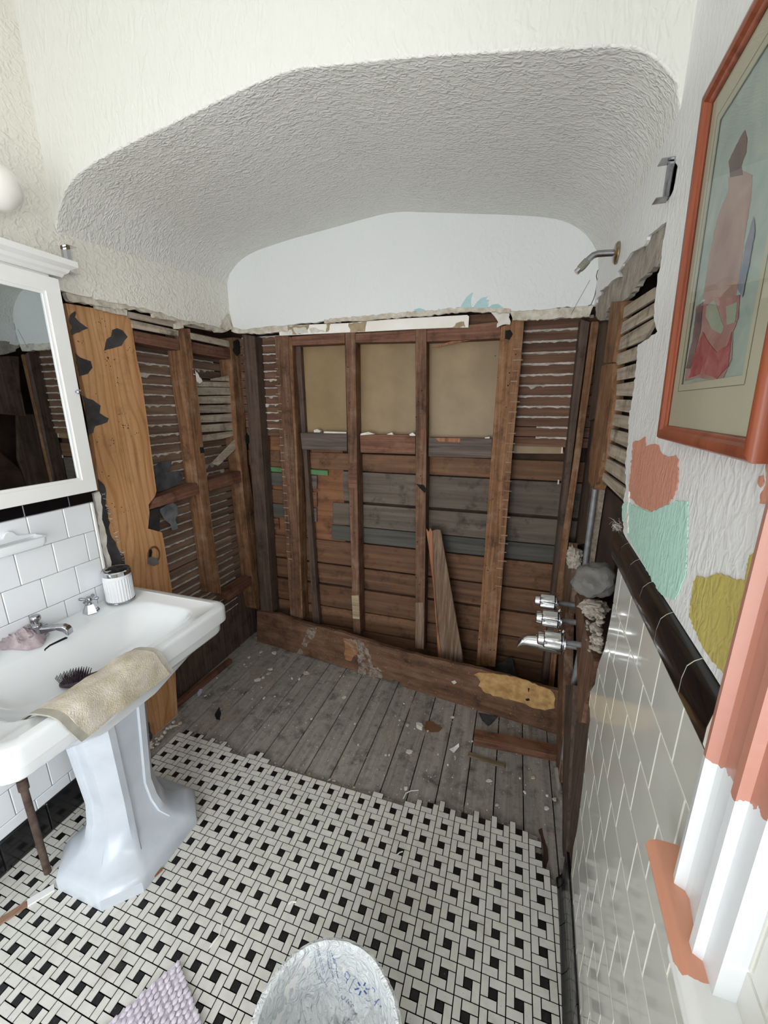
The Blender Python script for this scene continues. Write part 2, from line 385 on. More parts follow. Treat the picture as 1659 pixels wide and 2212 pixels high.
# ------------------------------------------------------------------ LEFT WALL
def yz(x, L): return [Vector((x, y, z)) for y, z in L]
rag = [(142,630),(165,636),(190,641),(232,652),(262,656),(290,662),(318,668),(340,674),(375,684),(398,692),(420,694),(450,702),(478,709),(490,690),(496,682)]
lo = [PX(0).at(*p) for p in jag(rag, 9, 2.2, 3)]
bm = BM()
add_poly(bm, yz(0, [(YR, 1.272), (.05, 1.272), (.052, lo[0].z)]) + lo + yz(0, [(YB, lo[-1].z), (YB, 2.42), (YH+.01, 2.42), (YH+.01, ZT), (YR, ZT)]), (-.022, 0, 0))
finish('plaster', bm, m_left, wl, recentre=False)
rag2 = [(142,632),(150,650),(172,652),(205,660),(232,664),(262,668),(292,668),(330,676),(352,690),(372,692),(392,702),(420,700),(452,712),(475,718),(490,716),(497,712),(496,690),(450,698),(375,680),(290,658),(190,638)]
slab('torn_plaster_edge', jag(rag2, 7, 2.5, 5, True), PX(-.008), .02, m_broken, wl)
slab('torn_plaster_edge', jag(k3([(1170,290),(1190,240),(1232,195),(1268,250),(1290,290),(1250,310),(1225,318)]), 6, 1.5, 8, True), PX(.004), .015, m_broken, wl)
slab('plaster_lump', jag(k3([(262,135),(385,125),(490,170),(492,212),(400,195),(262,160)]), 7, 1.5, 6, True), PX(-.018), .015, m_broken, wl)
slab('plaster_lump', jag(k3([(840,272),(880,245),(905,262),(905,300),(850,305)]), 5, 1.2, 9, True), PX(-.01), .02, m_broken, wl)
slab('plaster_lump', jag(k3([(680,195),(700,190),(705,212),(690,225),(680,212)]), 5, 1, 9, True), PX(-.005), .015, m_broken, wl)

# tiles, liner, base
GW, GZ = .1215, .1167
def tiles_wall(parent, mat, grout, mk, rows, yr, near, edge_y=None):
    """mk(y0, y1, z0, z1, bm) adds a tile with a softened edge; near(y) picks the ones built singly"""
    rest = BM(); nr = 0
    for (z0, z1, off) in rows:
        k = math.floor((yr[0]-off)/GW)
        while off + k*GW < yr[1]:
            a, b = max(off+k*GW, yr[0]), min(off+(k+1)*GW, yr[1]); k += 1
            if edge_y: a, b = edge_y(a, b, z0, z1)
            if b - a < .012: continue
            if near((a+b)/2): bm = BM(); mk(a+.001, b-.001, z0+.001, z1-.001, bm); finish('tile', bm, mat, parent, bevel=.0022)
            else: mk(a+.001, b-.001, z0+.001, z1-.001, rest); nr += 1
    if nr: tag(finish('far_tiles', rest, mat, parent, recentre=False), kind='stuff')
    else: rest.free()
rowsL = []; z = 1.228; i = 0
while z > .135:
    z0 = max(.13, z-GZ); rowsL.append((z0, z, -.064 if i % 2 == 0 else -.0035)); z -= GZ; i += 1
bm = BM(); add_box(bm, -.03, -.0025, YR, .052, -.02, 1.272); finish('tile_bed', bm, m_grout, wl, recentre=False)
tiles_wall(wl, m_tilew, m_grout, lambda a, b, z0, z1, bm: add_box(bm, -.008, 0, a, b, z0, z1), rowsL, (YR, .040), lambda y: y > -.8)
bm = BM(); add_box(bm, -.02, .0015, .0415, .056, .13, 1.228); finish('edge_trim', bm, m_paintw, wl, bevel=.004)
for a in [-.8 + .152*k for k in range(6)]:
    bm = BM(); add_box(bm, -.008, .003, a+.001, min(a+.151, .055), 1.2295, 1.272); finish('black_liner_tile', bm, m_tileb, wl, bevel=.002)
    bm = BM(); add_box(bm, -.008, .006, a+.001, min(a+.151, .03), .0, .129); finish('black_base_tile', bm, m_tileb, wl, bevel=.003)
bm = BM(); add_box(bm, -.008, .003, YR, -.801, 1.2295, 1.272); add_box(bm, -.008, .006, YR, -.801, 0, .129); tag(finish('far_black_tiles', bm, m_tileb, wl, recentre=False), kind='stuff')
# ragged end of the tile bed: plaster, wire mesh, tar paper
slab('broken_edge', jag(k1([(640,1790),(678,1775),(690,1850),(705,1990),(730,2120),(748,2212),(760,2290),(735,2300),(712,2212),(680,2050),(655,1850)]), 9, 3, 4, True), PX(-.012), .015, m_whitechip, wl)
slab('tar_paper', jag(k1([(672,1690),(712,1730),(738,1960),(765,2090),(850,2230),(880,2400),(800,2420),(730,2212),(690,1860)]), 10, 3, 4, True), PX(-.026), .003, m_tar, wl)
slab('tar_paper', jag(k2([(940,1340),(985,1340),(1000,1420),(1010,1480),(1035,1590),(1050,1660),(1010,1690),(985,1560)]), 8, 3, 4, True), PX(-.024), .003, m_tar, wl)
bm = BM(); rr = random.Random(3)
for t in range(46):
    u = rr.random(); v = k1([(690+u*150 if u < .5 else 690+u*150, 1780+u*480)])[0]; p = PX(-.01).at(*v)
    q = p + Vector((rr.uniform(-.005, .012), rr.uniform(.004, .02), rr.uniform(-.01, .01))); add_tube(bm, [p, p.lerp(q, .5)+Vector((.004, 0, 0)), q], .0007, 4)
for t in range(40):
    u = rr.random(); v = k2([(950+u*60, 1350+u*320)])[0]; p = PX(-.01).at(*v)
    q = p + Vector((rr.uniform(-.005, .012), rr.uniform(.004, .022), rr.uniform(-.01, .01))); add_tube(bm, [p, p.lerp(q, .5)+Vector((.004, 0, 0)), q], .0008, 4)
tag(finish('wire_lath_ends', bm, m_wire, wl), kind='stuff')

# pine board with tar paper scraps and knot
pine = slab('pine_board', [(142,655),(205,666),(275,684),(284,692),(291,745),(296,775),(305,815),(319,915),(338,1060),(335,1072),(321,1090),(323,1108),(320,1142),(350,1150),(354,1170),(371,1270),(379,1450),(384,1545),(340,1592),(305,1605),(285,1420),(265,1230),(232,1150),(215,1050),(195,900),(150,690)], PX(-.03), .024, m_pine, wl)
pine['label'] = 'wide orange pine board with dark tar paper scraps'
for L in ([(475,575),(490,560),(515,543),(520,560),(512,585),(545,620),(602,660),(495,708)], [(712,815),(722,760),(730,735),(760,715),(768,672),(800,660),(838,675),(872,720),(850,745),(830,780),(760,800)], [(515,830),(545,858),(575,870),(620,885),(632,930),(600,972),(545,988)], [(565,1120),(600,1140),(635,1150),(688,1190),(680,1240),(742,1275),(735,1300),(690,1318),(650,1330),(638,1375),(608,1382),(585,1200)]):
    slab('tar_paper_scrap', jag(k1(L), 7, 1.5, 11, True), PX(-.0285), .0025, m_tar, pine)
pk = PX(-.0295).at(*k2([(1060, 378)])[0])
bm = BM(); add_lathe(bm, [(.036, -.002), (.036, .001), (.031, .003), (.028, .001), (.024, -.006), (.01, -.008)], pk, (1, 0, 0), 24); bmesh.ops.scale(bm, vec=(1, 1, 1.25), space=Matrix.Translation(-pk), verts=bm.verts); finish('knot', bm, m_piner, pine, smooth=True)
slab('knot_hole', k2([(1030,345),(1045,340),(1050,360),(1042,395),(1028,390)]), PX(-.0225), .002, m_black, pine)
slab('knot_chip', jag(k2([(1018,405),(1045,390),(1085,400),(1095,440),(1060,455),(1020,440)]), 5, 1, 2, True), PX(-.0215), .003, m_mortar, pine)
bm = BM(); rr = random.Random(5)
for cx, cy, n in ((300,965,10),(740,870,16),(800,1040,6),(850,1320,14),(715,1400,4),(760,1440,5),(940,1390,5),(660,655,3),(690,620,4),(900,800,10),(750,1665,4),(885,1900,3),(550,760,4),(780,1865,3),(830,1245,5),(635,1110,3)):
    for j in range(n):
        p = PX(-.0295).at(*k1([(cx+rr.gauss(0, 24), cy+rr.gauss(0, 18))])[0]); 
        if p.y < .075: continue
        add_lathe(bm, [(rr.uniform(.0008, .0025), 0), (.0006, .0006)], p, (1, 0, 0), 6)
tag(finish('dark_pits', bm, m_black, pine), kind='stuff')

# laths of the far room face with plaster keys
PL = .0487
for i in range(37):
    z1 = 1.995 - i*PL
    bm = BM(); add_box(bm, -.137, -.128, .28, 1.13, z1-PL+.006, z1); finish('lath', bm, m_lathby, wl)
def key(parent, p0, p1, nrm, droop, seed, mat=m_key, h=.0026):
    """plaster squeezed between two laths, sagging unevenly, along p0-p1"""
    r = random.Random(seed); p0, p1, nrm = Vector(p0), Vector(p1), Vector(nrm); n = max(8, int((p1-p0).length/.011))
    top = [p0.lerp(p1, j/n) + Vector((0, 0, h + r.uniform(-.001, .001))) for j in range(n+1)]
    bot = []
    for j in range(n, -1, -1):
        w = noise.noise(Vector((j*.42, seed*3.1, 0))); d = h + max(0, w+.05)*droop + r.uniform(0, .0016)
        bot.append(p0.lerp(p1, j/n) - Vector((0, 0, d)))
    bm = BM(); add_poly(bm, top+bot, nrm*r.uniform(.006, .011)); return finish('plaster_key', bm, mat, parent)
for i in range(2, 36):
    z1 = 1.995 - i*PL + .003
    if z1 > 1.25 or True:
        if not (.72 < z1 < .78): key(wl, (-.128, .30, z1), (-.128, .72, z1), (1, 0, 0), .022 if z1 > 1.3 and i % 3 else .007, 20+i)
        if i in (2, 3, 4) or z1 < 1.44: key(wl, (-.128, .70, z1), (-.128, .985, z1), (1, 0, 0), .034 if i == 4 or 1.14 < z1 < 1.3 else .007, 60+i)
# studs and blocking on the left wall
SF = PX(-.03)
slab('stud', k3([(865,300),(950,305),(968,480),(1000,700),(1040,1100),(1075,1400),(1105,1690)]) + k4([(592,935),(530,930),(500,640),(440,200),(425,90)]) + k3([(1010,1450),(960,1000),(905,620)]), SF, .088, m_studl, wl)
slab('stud', k3([(1240,372),(1262,368),(1312,372),(1335,700),(1355,1030),(1372,1300)]) + k4([(820,300),(845,500),(865,820),(878,1010),(862,1052),(842,1040),(822,905),(795,620),(770,420),(742,140)]) + k3([(1300,1150),(1275,750),(1250,480)]), SF, .09, m_studl, wl)
slab('block', k3([(538,320),(868,385),(870,462),(545,402)]), PX(-.034), .08, m_blocky, wl)
slab('block', k3([(965,405),(1240,455),(1245,528),(970,482)]), PX(-.034), .08, m_blocky, wl)
slab('block', k3([(690,1545),(1010,1432),(1022,1512),(650,1630)]), PX(-.034), .07, m_blocky, wl)
slab('block', k3([(1080,1415),(1322,1345),(1328,1425),(1092,1492)]), PX(-.034), .07, m_blocky, wl)
slab('block', k4([(600,940),(806,815),(812,872),(640,985)]), PX(-.034), .07, m_blocky, wl)
for L in ([(495,178),(862,258),(866,300),(500,225)], [(520,240),(864,318),(866,362),(535,300)]): slab('lath', k3(L), PX(-.022), .008, m_lathg, wl)
for L in ([(905,262),(1180,300),(1225,325),(1100,322),(908,285)], [(955,335),(1238,395),(1240,440),(960,380)]): slab('lath', k3(L), PX(-.026), .008, m_lathg, wl)
for L in ([(985,690),(1262,697),(1260,733),(995,727)], [(998,733),(1262,737),(1265,788),(1002,788)], [(1005,800),(1270,795),(1272,850),(1010,852)], [(1012,866),(1275,862),(1278,915),(1018,922)], [(1020,940),(1282,925),(1284,980),(1025,992)], [(1030,1010),(1288,992),(1290,1045),(1034,1062)], [(1038,1085),(1290,1050),(1295,1080),(1180,1112),(1045,1130)], [(1105,672),(1262,640),(1262,690),(1110,685)]):
    slab('lath', k3(L), PX(-.062), .008, m_lathg, wl)
slab('loose_lath', k3([(1110,1290),(1275,1120),(1302,1112),(1302,1165),(1155,1308)]), PX(-.05), .008, m_lathg, wl)
slab('felt_paper', jag(k3([(690,1312),(735,1282),(772,1272),(815,1275),(812,1310),(782,1350),(868,1345),(900,1398),(862,1440),(790,1480),(712,1500),(700,1420)]), 8, 1.5, 3, True), PX(-.09), .004, m_felt, wl)
slab('flashing_scrap', jag(k4([(150,330),(200,300),(245,282),(275,310),(282,352),(262,400),(278,470),(262,478),(240,482),(228,440),(180,400)]), 7, 1.5, 3, True), PX(-.085), .003, m_flap, wl)
slab('painted_cavity_shade', k4([(75,340),(150,318),(150,500),(75,510)]), PX(-.08), .01, m_tar, wl)  # dark sheet behind the pine notch, standing in for shade in the cavity
slab('plaster_drip', jag(k3([(970,530),(985,600),(1020,660),(1042,690),(1022,706),(985,690),(968,600)]), 5, 1.5, 4, True), PX(-.03), .02, m_whitechip, wl)
slab('nail_plate', k3([(1022,1172),(1050,1172),(1056,1212),(1028,1216)]), PX(-.0285), .002, m_black, wl)
for L in ([(1268,400),(1300,385),(1322,420),(1318,480),(1295,505),(1268,470)], [(1360,1075),(1400,1060),(1410,1095),(1380,1150),(1360,1140)]):
    slab('tar_scrap', jag(k3(L), 5, 1.2, 4, True), PX(-.022), .004, m_black, wl)
# sheathing below, at the foot of the wall
slab('sheathing_board', [(470,1300),(515,1260),(545,1270),(560,1400),(520,1420),(420,1500),(385,1520),(378,1400)], PX(-.12), .01, m_studd, wl)

# ------------------------------------------------------------------ BACK WALL
rag = [(499,690),(504,706),(522,712),(560,708),(600,704),(622,702),(660,698),(700,693),(755,689),(800,683),(850,678),(900,674),(950,670),(1000,666),(1050,664),(1085,668),(1104,671),(1140,670),(1180,668),(1215,664),(1245,662),(1284,658)]
lo = [PY(YB).at(*p) for p in jag(rag, 8, 1.8, 21)]
bm = BM(); add_poly(bm, [Vector((-.01, YB, lo[0].z))] + lo + [Vector((XR+.01, YB, lo[-1].z)), Vector((XR+.01, YB, 2.62)), Vector((-.01, YB, 2.62))], (0, .022, 0))
finish('plaster', bm, m_back, wb, recentre=False)
slab('torn_plaster_edge', jag([(499,692),(560,706),(622,701),(622,715),(560,722),(520,720),(500,716)], 6, 2, 22, True), PY(YB+.008), .016, m_broken, wb)
slab('torn_plaster_edge', jag([(700,690),(800,681),(900,672),(1000,664),(1085,666),(1104,668),(1102,676),(1060,674),(1000,674),(900,683),(800,691),(700,698)], 6, 2, 23, True), PY(YB-.002), .016, m_broken, wb)
slab('torn_plaster_edge', jag([(1102,670),(1180,667),(1284,658),(1272,684),(1230,686),(1180,690),(1108,692)], 6, 2, 24, True), PY(YB+.006), .016, m_broken, wb)
st = slab('painted_board', k20([(122,312),(300,300),(560,290),(690,278),(900,262),(1330,238),(1342,246),(1338,318),(1240,318),(1000,328),(680,345),(550,350),(130,370)]), PY(YB+.016), .012, m_strip, wb)
for L in ([(132,312),(320,300),(300,352),(210,362),(135,330)], [(430,292),(462,290),(440,345),(425,348)], [(572,290),(688,280),(678,344),(580,348)], [(1235,318),(1260,290),(1310,280),(1320,315)]):
    slab('bare_patch', jag(k20(L), 6, 2, 25, True), PY(YB+.0155), .002, m_stripbare, st)
for L in ([(140,340),(205,330),(210,365),(140,365)], [(215,320),(300,320),(310,352),(240,360)], [(320,325),(360,320),(420,345),(330,352)]):
    slab('plaster_scrap', jag(k20(L), 5, 2, 26, True), PY(YB+.013), .006, m_whitechip, st)
slab('plaster_scrap', jag(k20([(1482,220),(1600,212),(1605,300),(1560,300),(1520,320),(1530,285),(1500,240)]), 6, 2, 27, True), PY(YB+.01), .012, m_whitechip, wb)
slab('sheathing_board', k20([(1340,240),(1530,225),(1545,310),(1340,322)]), PY(YB+.05), .012, m_side, wb)
# faded stencilled leaves on the plaster
for L in ([(1280,208),(1300,165),(1330,120),(1368,92),(1355,150),(1362,200)], [(1365,200),(1385,165),(1420,130),(1465,118),(1450,140),(1475,142),(1455,165),(1470,160),(1460,195)], [(1460,196),(1490,172),(1530,168),(1560,190),(1562,204)], [(985,232),(1005,222),(988,205),(1025,194),(1060,205),(1078,222),(1040,228)], [(1135,218),(1148,195),(1165,210),(1168,220)]):
    slab('leaf_stencil', jag(k20(L), 5, .6, 28, True), PY(YB-.0006), .001, NTM if False else plain('faded_teal_paint', 'a8cdd0', 'b8d6d8', 20, .7), wb)
# sheathing behind the studs
SP = PY(YB+.118)
def zrow(v, u=995): return SP.at(u, v).z
rows = [(988,1029,m_side,-.05),(1031,1101,m_sideg,.62),(1106,1159,m_sideg,.545),(1160,1196,m_sided,.53),(1198,1253,m_side,-.05),(1256,1302,m_side,-.05),(1306,1356,m_side,-.05),(1358,1400,m_side,-.05),(1402,1440,m_side,-.05),(1443,1490,m_side,-.05)]
for j, (v0, v1, m, x0) in enumerate(rows):
    z1, z0 = zrow(v0), zrow(v1)
    cuts = [x0] + ([1.13, 2.0] if j % 2 else [1.55, 2.0])
    for a, b in zip(cuts, cuts[1:]):
        bm = BM(); add_box(bm, a+.001, b-.001, SP.p.y + (.003 if j % 2 else 0), SP.p.y+.02, z0+.0015, z1-.0015); finish('siding_board', bm, m, wb, bevel=.002)
bm = BM(); add_box(bm, -.05, .62, SP.p.y+.012, SP.p.y+.03, .7, 1.45); finish('sheathing_board', bm, m_sideo, wb)
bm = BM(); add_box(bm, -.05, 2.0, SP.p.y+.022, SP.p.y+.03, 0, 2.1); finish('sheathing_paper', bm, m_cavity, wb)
for L, m in (([(893,24),(1026,36),(1028,68),(895,57)], m_green), ([(1200,44),(1352,56),(1355,92),(1200,80)], m_green), ([(893,64),(1030,74),(1032,166),(898,156)], m_sided), ([(905,182),(1036,198),(1040,292),(908,278)], m_side), ([(910,288),(1042,298),(1048,392),(914,382)], m_sided), ([(918,392),(1000,398),(1004,478),(922,470)], m_blockx), ([(930,514),(1060,526),(1066,672),(940,660)], m_side), ([(1205,86),(1275,92),(1275,188),(1206,180)], m_blockg), ([(1206,206),(1275,212),(1276,318),(1208,308)], m_blockx), ([(1208,320),(1272,326),(1274,424),(1212,416)], m_blockg)):
    slab('siding_piece', k4(L), PY(YB+.112), .012, m, wb, bevel=.0015)
slab('siding_board', k4([(893,-20),(1025,0),(1025,24),(893,22)]), PY(YB+.113), .01, m_side, wb)
# laths with keys in the two outer bays
for i in range(12):
    z1 = 1.995 - i*.0479
    bm = BM(); add_box(bm, -.03, .32, YB+.10, YB+.11, z1-.044, z1); finish('lath', bm, m_lathb, wb)
    key(wb, (.0, YB+.1, z1+.001), (.30, YB+.1, z1+.001), (0, -1, 0), .036 if i in (4, 5, 7, 8) else .009, 100+i)
for i in range(12):
    z1 = 2.0 - i*.0502
    bm = BM(); add_box(bm, 1.58, 1.95, YB+.10, YB+.11, z1-.046, z1); finish('lath', bm, m_lathb, wb)
    a = 1.59 if i < 10 else 1.70
    key(wb, (a, YB+.1, z1+.001), (1.90, YB+.1, z1+.001), (0, -1, 0), .010 if i != 6 else .03, 130+i, h=.0035)
slab('fibre_strip', k6([(640,992),(970,990),(975,1045),(640,1042)]), PY(YB+.108), .006, m_tan, wb)
slab('plaster_tuft', k6([(962,992),(972,990),(968,1042),(958,1042)]), PY(YB+.104), .006, m_whitechip, wb)
slab('plaster_tuft', k6([(938,1218),(946,1218),(944,1248),(934,1246)]), PY(YB+.104), .006, m_whitechip, wb)
# studs
BF = PY(YB+.025)
def bstud(L, m, d=.088, off=0): return slab('stud', L, BF.off(off), d, m, wb, bevel=.0015)
bstud([(523,722),(550,726),(589,1325),(563,1320)], m_studd, .08)
bstud(k5([(92,182),(140,178)]) + [(622,725),(636,1000),(650,1338),(627,1334),(607,1000)], m_stud)
bstud([(622,726),(630,728),(642,1000),(654,1338),(648,1338),(634,1000)], m_studl, .08, -.006)
bstud([(745,719),(767,718),(771,1000),(778,1370),(763,1368),(752,1000)], m_stud)
bstud([(897,711),(921,709),(921,1000),(916,1404),(897,1401),(898,1000)], m_stud)
bstud(k6([(560,200),(592,192),(630,170),(632,152),(714,155),(690,480),(640,980)]) + [(1070,1441),(1029,1437),(1060,1000)], m_studl)
bstud(k6([(1090,150),(1150,170),(1060,860)]) + [(1209,1219),(1183,1480),(1170,1480),(1198,1219)], m_studd)
bstud(k6([(1160,175),(1168,166),(1205,166),(1212,180),(1110,900)]) + [(1227,1176),(1195,1500),(1183,1500),(1212,1176),(1238,1000)], m_studl, .07, .004)
for px in ([(650,747),(651,752),(690,1352),(676,1344)],): pass
# stud repairs, nails, knots
for L, m in ((k7([(330,572),(372,570),(378,712),(338,708)]), m_frag), (k7([(710,615),(758,612),(762,890),(712,886)]), m_lean), (k4([(1498,0),(1560,0),(1562,185),(1505,192)]), m_blockx)):
    slab('wood_patch', L, BF.off(.003), .004, m, wb)
for L in ([(1470,150),(1500,145),(1515,170),(1495,205),(1468,198)],):
    slab('tar_scrap', k5(L), BF.off(.003), .004, m_black, wb)
slab('tar_scrap', jag(k5([(935,1065),(985,1075),(1005,1110),(985,1118),(950,1080)]), 4, 1, 3, True), BF.off(.004), .004, m_black, wb)
bm = BM(); rr = random.Random(9)
for (a, b) in (((596,760),(640,1330)), ((752,740),(770,1350)), ((905,730),(906,1390)), ((1075,760),(1040,1420)), ((1108,760),(1060,1420)), ((612,760),(648,1330))):
    for j in range(16):
        t = rr.random(); p = BF.off(.001).at(a[0]+(b[0]-a[0])*t+rr.uniform(-7, 7), a[1]+(b[1]-a[1])*t)
        add_lathe(bm, [(rr.uniform(.0015, .004), 0), (.001, .0015)], p, (0, -1, 0), 6)
tag(finish('nail_holes', bm, m_black, wb), kind='stuff')
bm = BM()
for (a, b, x0, x1) in (((1100,775),(1044,1420), 1.56, 1.61), ((600,800),(630,1330), .25, .29)):
    for j in range(26):
        z = 1.86 - j*.0487 + rr.uniform(-.004, .004); w = rr.uniform(.6, 1)
        add_box(bm, x0+.01*rr.random(), x0+(x1-x0)*w, YB+.0235, YB+.0255, z, z+rr.uniform(.003, .006))
tag(finish('lath_marks', bm, m_mark, wb), kind='stuff')  # thin pale marks across the stud faces at lath spacing
# top and middle blocking
for L in ([(195,185),(510,160),(510,226),(195,240)], [(570,166),(935,145),(935,214),(570,222)], [(1000,140),(1440,95),(1445,196),(1000,216)]): slab('block', k5(L), BF.off(-.006), .08, m_blockx, wb, bevel=.0015)
for L, m in (([(245,760),(523,757),(524,870),(255,860)], m_blockg), ([(600,770),(932,772),(932,888),(605,878)], m_blockx), ([(1012,788),(1392,795),(1386,912),(1010,902)], m_blockg)): slab('block', k5(L), BF.off(-.03), .06, m, wb, bevel=.0015)
slab('split_patch', k5([(1045,790),(1200,792),(1200,816),(1075,812)]), BF.off(-.0285), .003, m_leanr, wb)
slab('splinter', k5([(1030,250),(1150,212),(1285,200),(1250,210),(1150,228),(1060,250)]), BF.off(-.02), .006, m_leanr, wb)
slab('stud', k5([(205,240),(246,246),(275,760)]) + [(690,1352),(676,1345),(655,980),(640,780)], BF.off(-.045), .03, m_studd, wb)
for L in ([(230,236),(512,226),(524,768),(260,765)], [(590,216),(938,208),(938,780),(600,775)], [(1010,200),(1450,180),(1400,800),(1010,795)]): slab('hardboard_panel', k5(L), BF.off(-.075), .004, m_tan, wb)
for L in ([(325,745),(345,738),(365,748),(362,758),(328,758)], [(605,765),(650,755),(690,768),(605,775)], [(760,770),(792,758),(800,772)], [(895,770),(915,758),(932,772),(932,778),(900,778)], [(1348,788),(1375,784),(1376,794),(1348,794)], [(385,752),(520,756),(520,764),(385,762)]): slab('plaster_crumb', k5(L), BF.off(-.026), .02, m_whitechip, wb)
# hairline cracks in the plaster
def crack(L, plane, w, parent):
    bm = BM()
    for (a, b) in zip(L, L[1:]):
        p, q = plane.at(*a), plane.at(*b); t = (q-p).normalized(); s = plane.n.cross(t)*w
        add_poly(bm, [p-s, q-s, q+s, p+s], plane.n*.0008)
    return finish('crack', bm, m_black, parent)
crack(jag(k12([(665,190),(705,255),(705,350),(700,480),(688,540),(640,690),(655,760),(640,850),(620,940),(570,1060)]), 8, 1, 3), PY(YB), .0013, wb)
crack(k12([(655,760),(672,830),(676,885)]), PY(YB), .0012, wb)
crack(k12([(560,740),(470,900),(380,1060),(320,1180)]), PY(YB), .0007, wb)

# ------------------------------------------------------------------ RIGHT WALL
# plaster field in front of the alcove and above the showerhead
edge_px = [(1347,1152),(1346,1095),(1352,1050),(1350,1000),(1357,960),(1358,905),(1368,845),(1373,800),(1378,745),(1392,736),(1420,716),(1412,682),(1416,640),(1420,600),(1428,562),(1432,520),(1438,492)]
top_px = [(1440,478),(1415,498),(1398,512),(1390,532),(1375,540),(1362,547),(1345,570),(1334,586),(1340,598),(1322,606),(1312,618),(1296,628),(1300,634),(1288,648),(1285,660)]
def RP(p):
    q = PRA.at(*p)
    return q if q.y > 0 else PRF.at(*p)
ed = [RP(p) for p in jag(edge_px, 7, 1.6, 31)]; tp = [RP(p) for p in jag(top_px, 6, 1.5, 32)]
bm = BM(); L = ed + tp + [Vector((XR, YB, tp[-1].z)), Vector((XR, YB, 2.5)), Vector((XR, .1, 2.5)), Vector((XR, .1, ZT)), Vector((XR, 0, ZT)), Vector((XR, 0, 1.285))]
# split at y = 0 where the wall turns
far = [p for p in L if p.y >= 0]
add_poly(bm, far, (.02, 0, 0)); finish('plaster', bm, m_rightp, wr, recentre=False)
y0w, y1w, z0w, z1w = WIN1
bm = BM()
def rq(ya, yb, za, zb, t=.02): add_poly(bm, [Vector((xr(ya), ya, za)), Vector((xr(yb), yb, za)), Vector((xr(yb), yb, zb)), Vector((xr(ya), ya, zb))], (t, 0, 0))
nearp = [p for p in ed + tp if p.y < 0]
rq(y1w, 0.0, 1.285, ZT); finish('plaster', bm, m_rightp, wr, recentre=False)
bm = BM(); rq(YR, y0w, 0, ZT); rq(y0w, y1w, z1w, ZT); rq(y0w, y1w, 0, z0w-.03); finish('plaster', bm, m_rightp, wr, recentre=False)
if nearp: pass
# scratch coat left below the torn edge
slab('scratch_coat', jag([(1446,472),(1440,500),(1436,530),(1429,566),(1408,583),(1384,602),(1368,630),(1346,650),(1325,652),(1313,668),(1306,692),(1291,690),(1286,668),(1282,652),(1300,620),(1335,580),(1370,538),(1400,508)], 6, 2.5, 33, True), PX(XR+.008), .014, m_scratch, wr)
slab('torn_plaster_edge', jag([(1350,1150),(1347,1095),(1353,1050),(1351,1000),(1358,960),(1359,905),(1369,845),(1376,795),(1383,745),(1400,742),(1380,830),(1370,900),(1362,1000),(1356,1100),(1356,1152)], 7, 1.5, 36, True), Plane((XR-.003, 0, 0), (-1, SLR, 0)), .02, m_whitechip, wr)
for L in ([(250,1810),(290,1790)],): pass
# paint samples on the wall
def halfclip(pts, sgn):
    out = []
    for p, q in zip(pts, pts[1:]+pts[:1]):
        a, b = p.y*sgn, q.y*sgn
        if a >= 0: out.append(p)
        if (a >= 0) != (b >= 0): t = a/(a-b); r = p.lerp(q, t); r.y = 0; out.append(r)
    return out
def paint(L, mat, seed, label, amp=2.0):
    pts = [PRF.at(*p) for p in jag(L, 5, amp, seed, True)]; bm = BM()
    for sg in (1, -1):
        h = halfclip(pts, sg)
        if len(h) > 2: add_poly(bm, [Vector((xr(p.y)-.0015, p.y, p.z)) for p in h], (.001, 0, 0))
    o = finish('paint_patch', bm, mat, wr); o['label'] = label
paint(k14([(122,210),(215,165),(215,245),(250,230),(320,235),(350,310),(390,330),(465,315),(482,350),(485,480),(475,600),(445,660),(400,725),(345,745),(265,785),(205,760),(130,720),(85,670),(90,480),(110,330)]), m_salmon, 41, 'salmon paint patch')
paint(k14([(30,745),(60,700),(130,745),(205,770),(265,790),(345,752),(410,725),(470,690),(560,700),(565,950),(555,1100),(545,1300),(500,1420),(462,1510),(380,1490),(320,1440),(260,1340),(185,1190),(110,1060),(60,970),(30,840)]), m_mint, 42, 'mint paint patch')
paint(k14([(640,1310),(720,1330),(800,1290),(880,1310),(960,1345),(1040,1345),(1050,1260),(1075,1140),(1150,1110),(1200,1080),(1190,1150),(1080,1600),(885,2150),(760,2010),(660,1850),(575,1650),(600,1450),(610,1360)]), m_olive, 43, 'olive paint patch')
paint(k14([(1155,490),(1185,490),(1190,540),(1165,585),(1148,560)]), m_salmon, 44, 'salmon drip')
paint(k14([(1205,290),(1240,300),(1240,720),(1160,715),(1165,640),(1195,600),(1215,520)]), m_salmon, 45, 'salmon smear')
# black cap tiles
CZ0, CZ1 = 1.213, 1.283
capj = [.045, -.03, -.145, -.265, -.39, -.52, -.612]
for a, b in zip(capj, capj[1:]):
    bm = BM(); rings = []
    prof = [(.0, CZ0+.001), (-.012, CZ0+.001), (-.017, CZ0+.012), (-.017, CZ0+.035), (-.014, CZ0+.055), (-.007, CZ1-.006), (0, CZ1-.001), (.012, CZ1-.001), (.012, CZ0+.001)]
    for y in (b+.0016, a-.0016): rings.append([Vector((xr(y)+dx, y, z)) for dx, z in prof])
    add_loft(bm, rings, True, True, True); finish('black_cap_tile', bm, m_tileb, wr, smooth=True)
bm = BM(); add_loft(bm, [[Vector((xr(y)+dx+.0008, y, z-.0004)) for dx, z in prof] for y in (-.612, 0, .04)], True, True, True); finish('cap_grout', bm, m_groutr, wr)
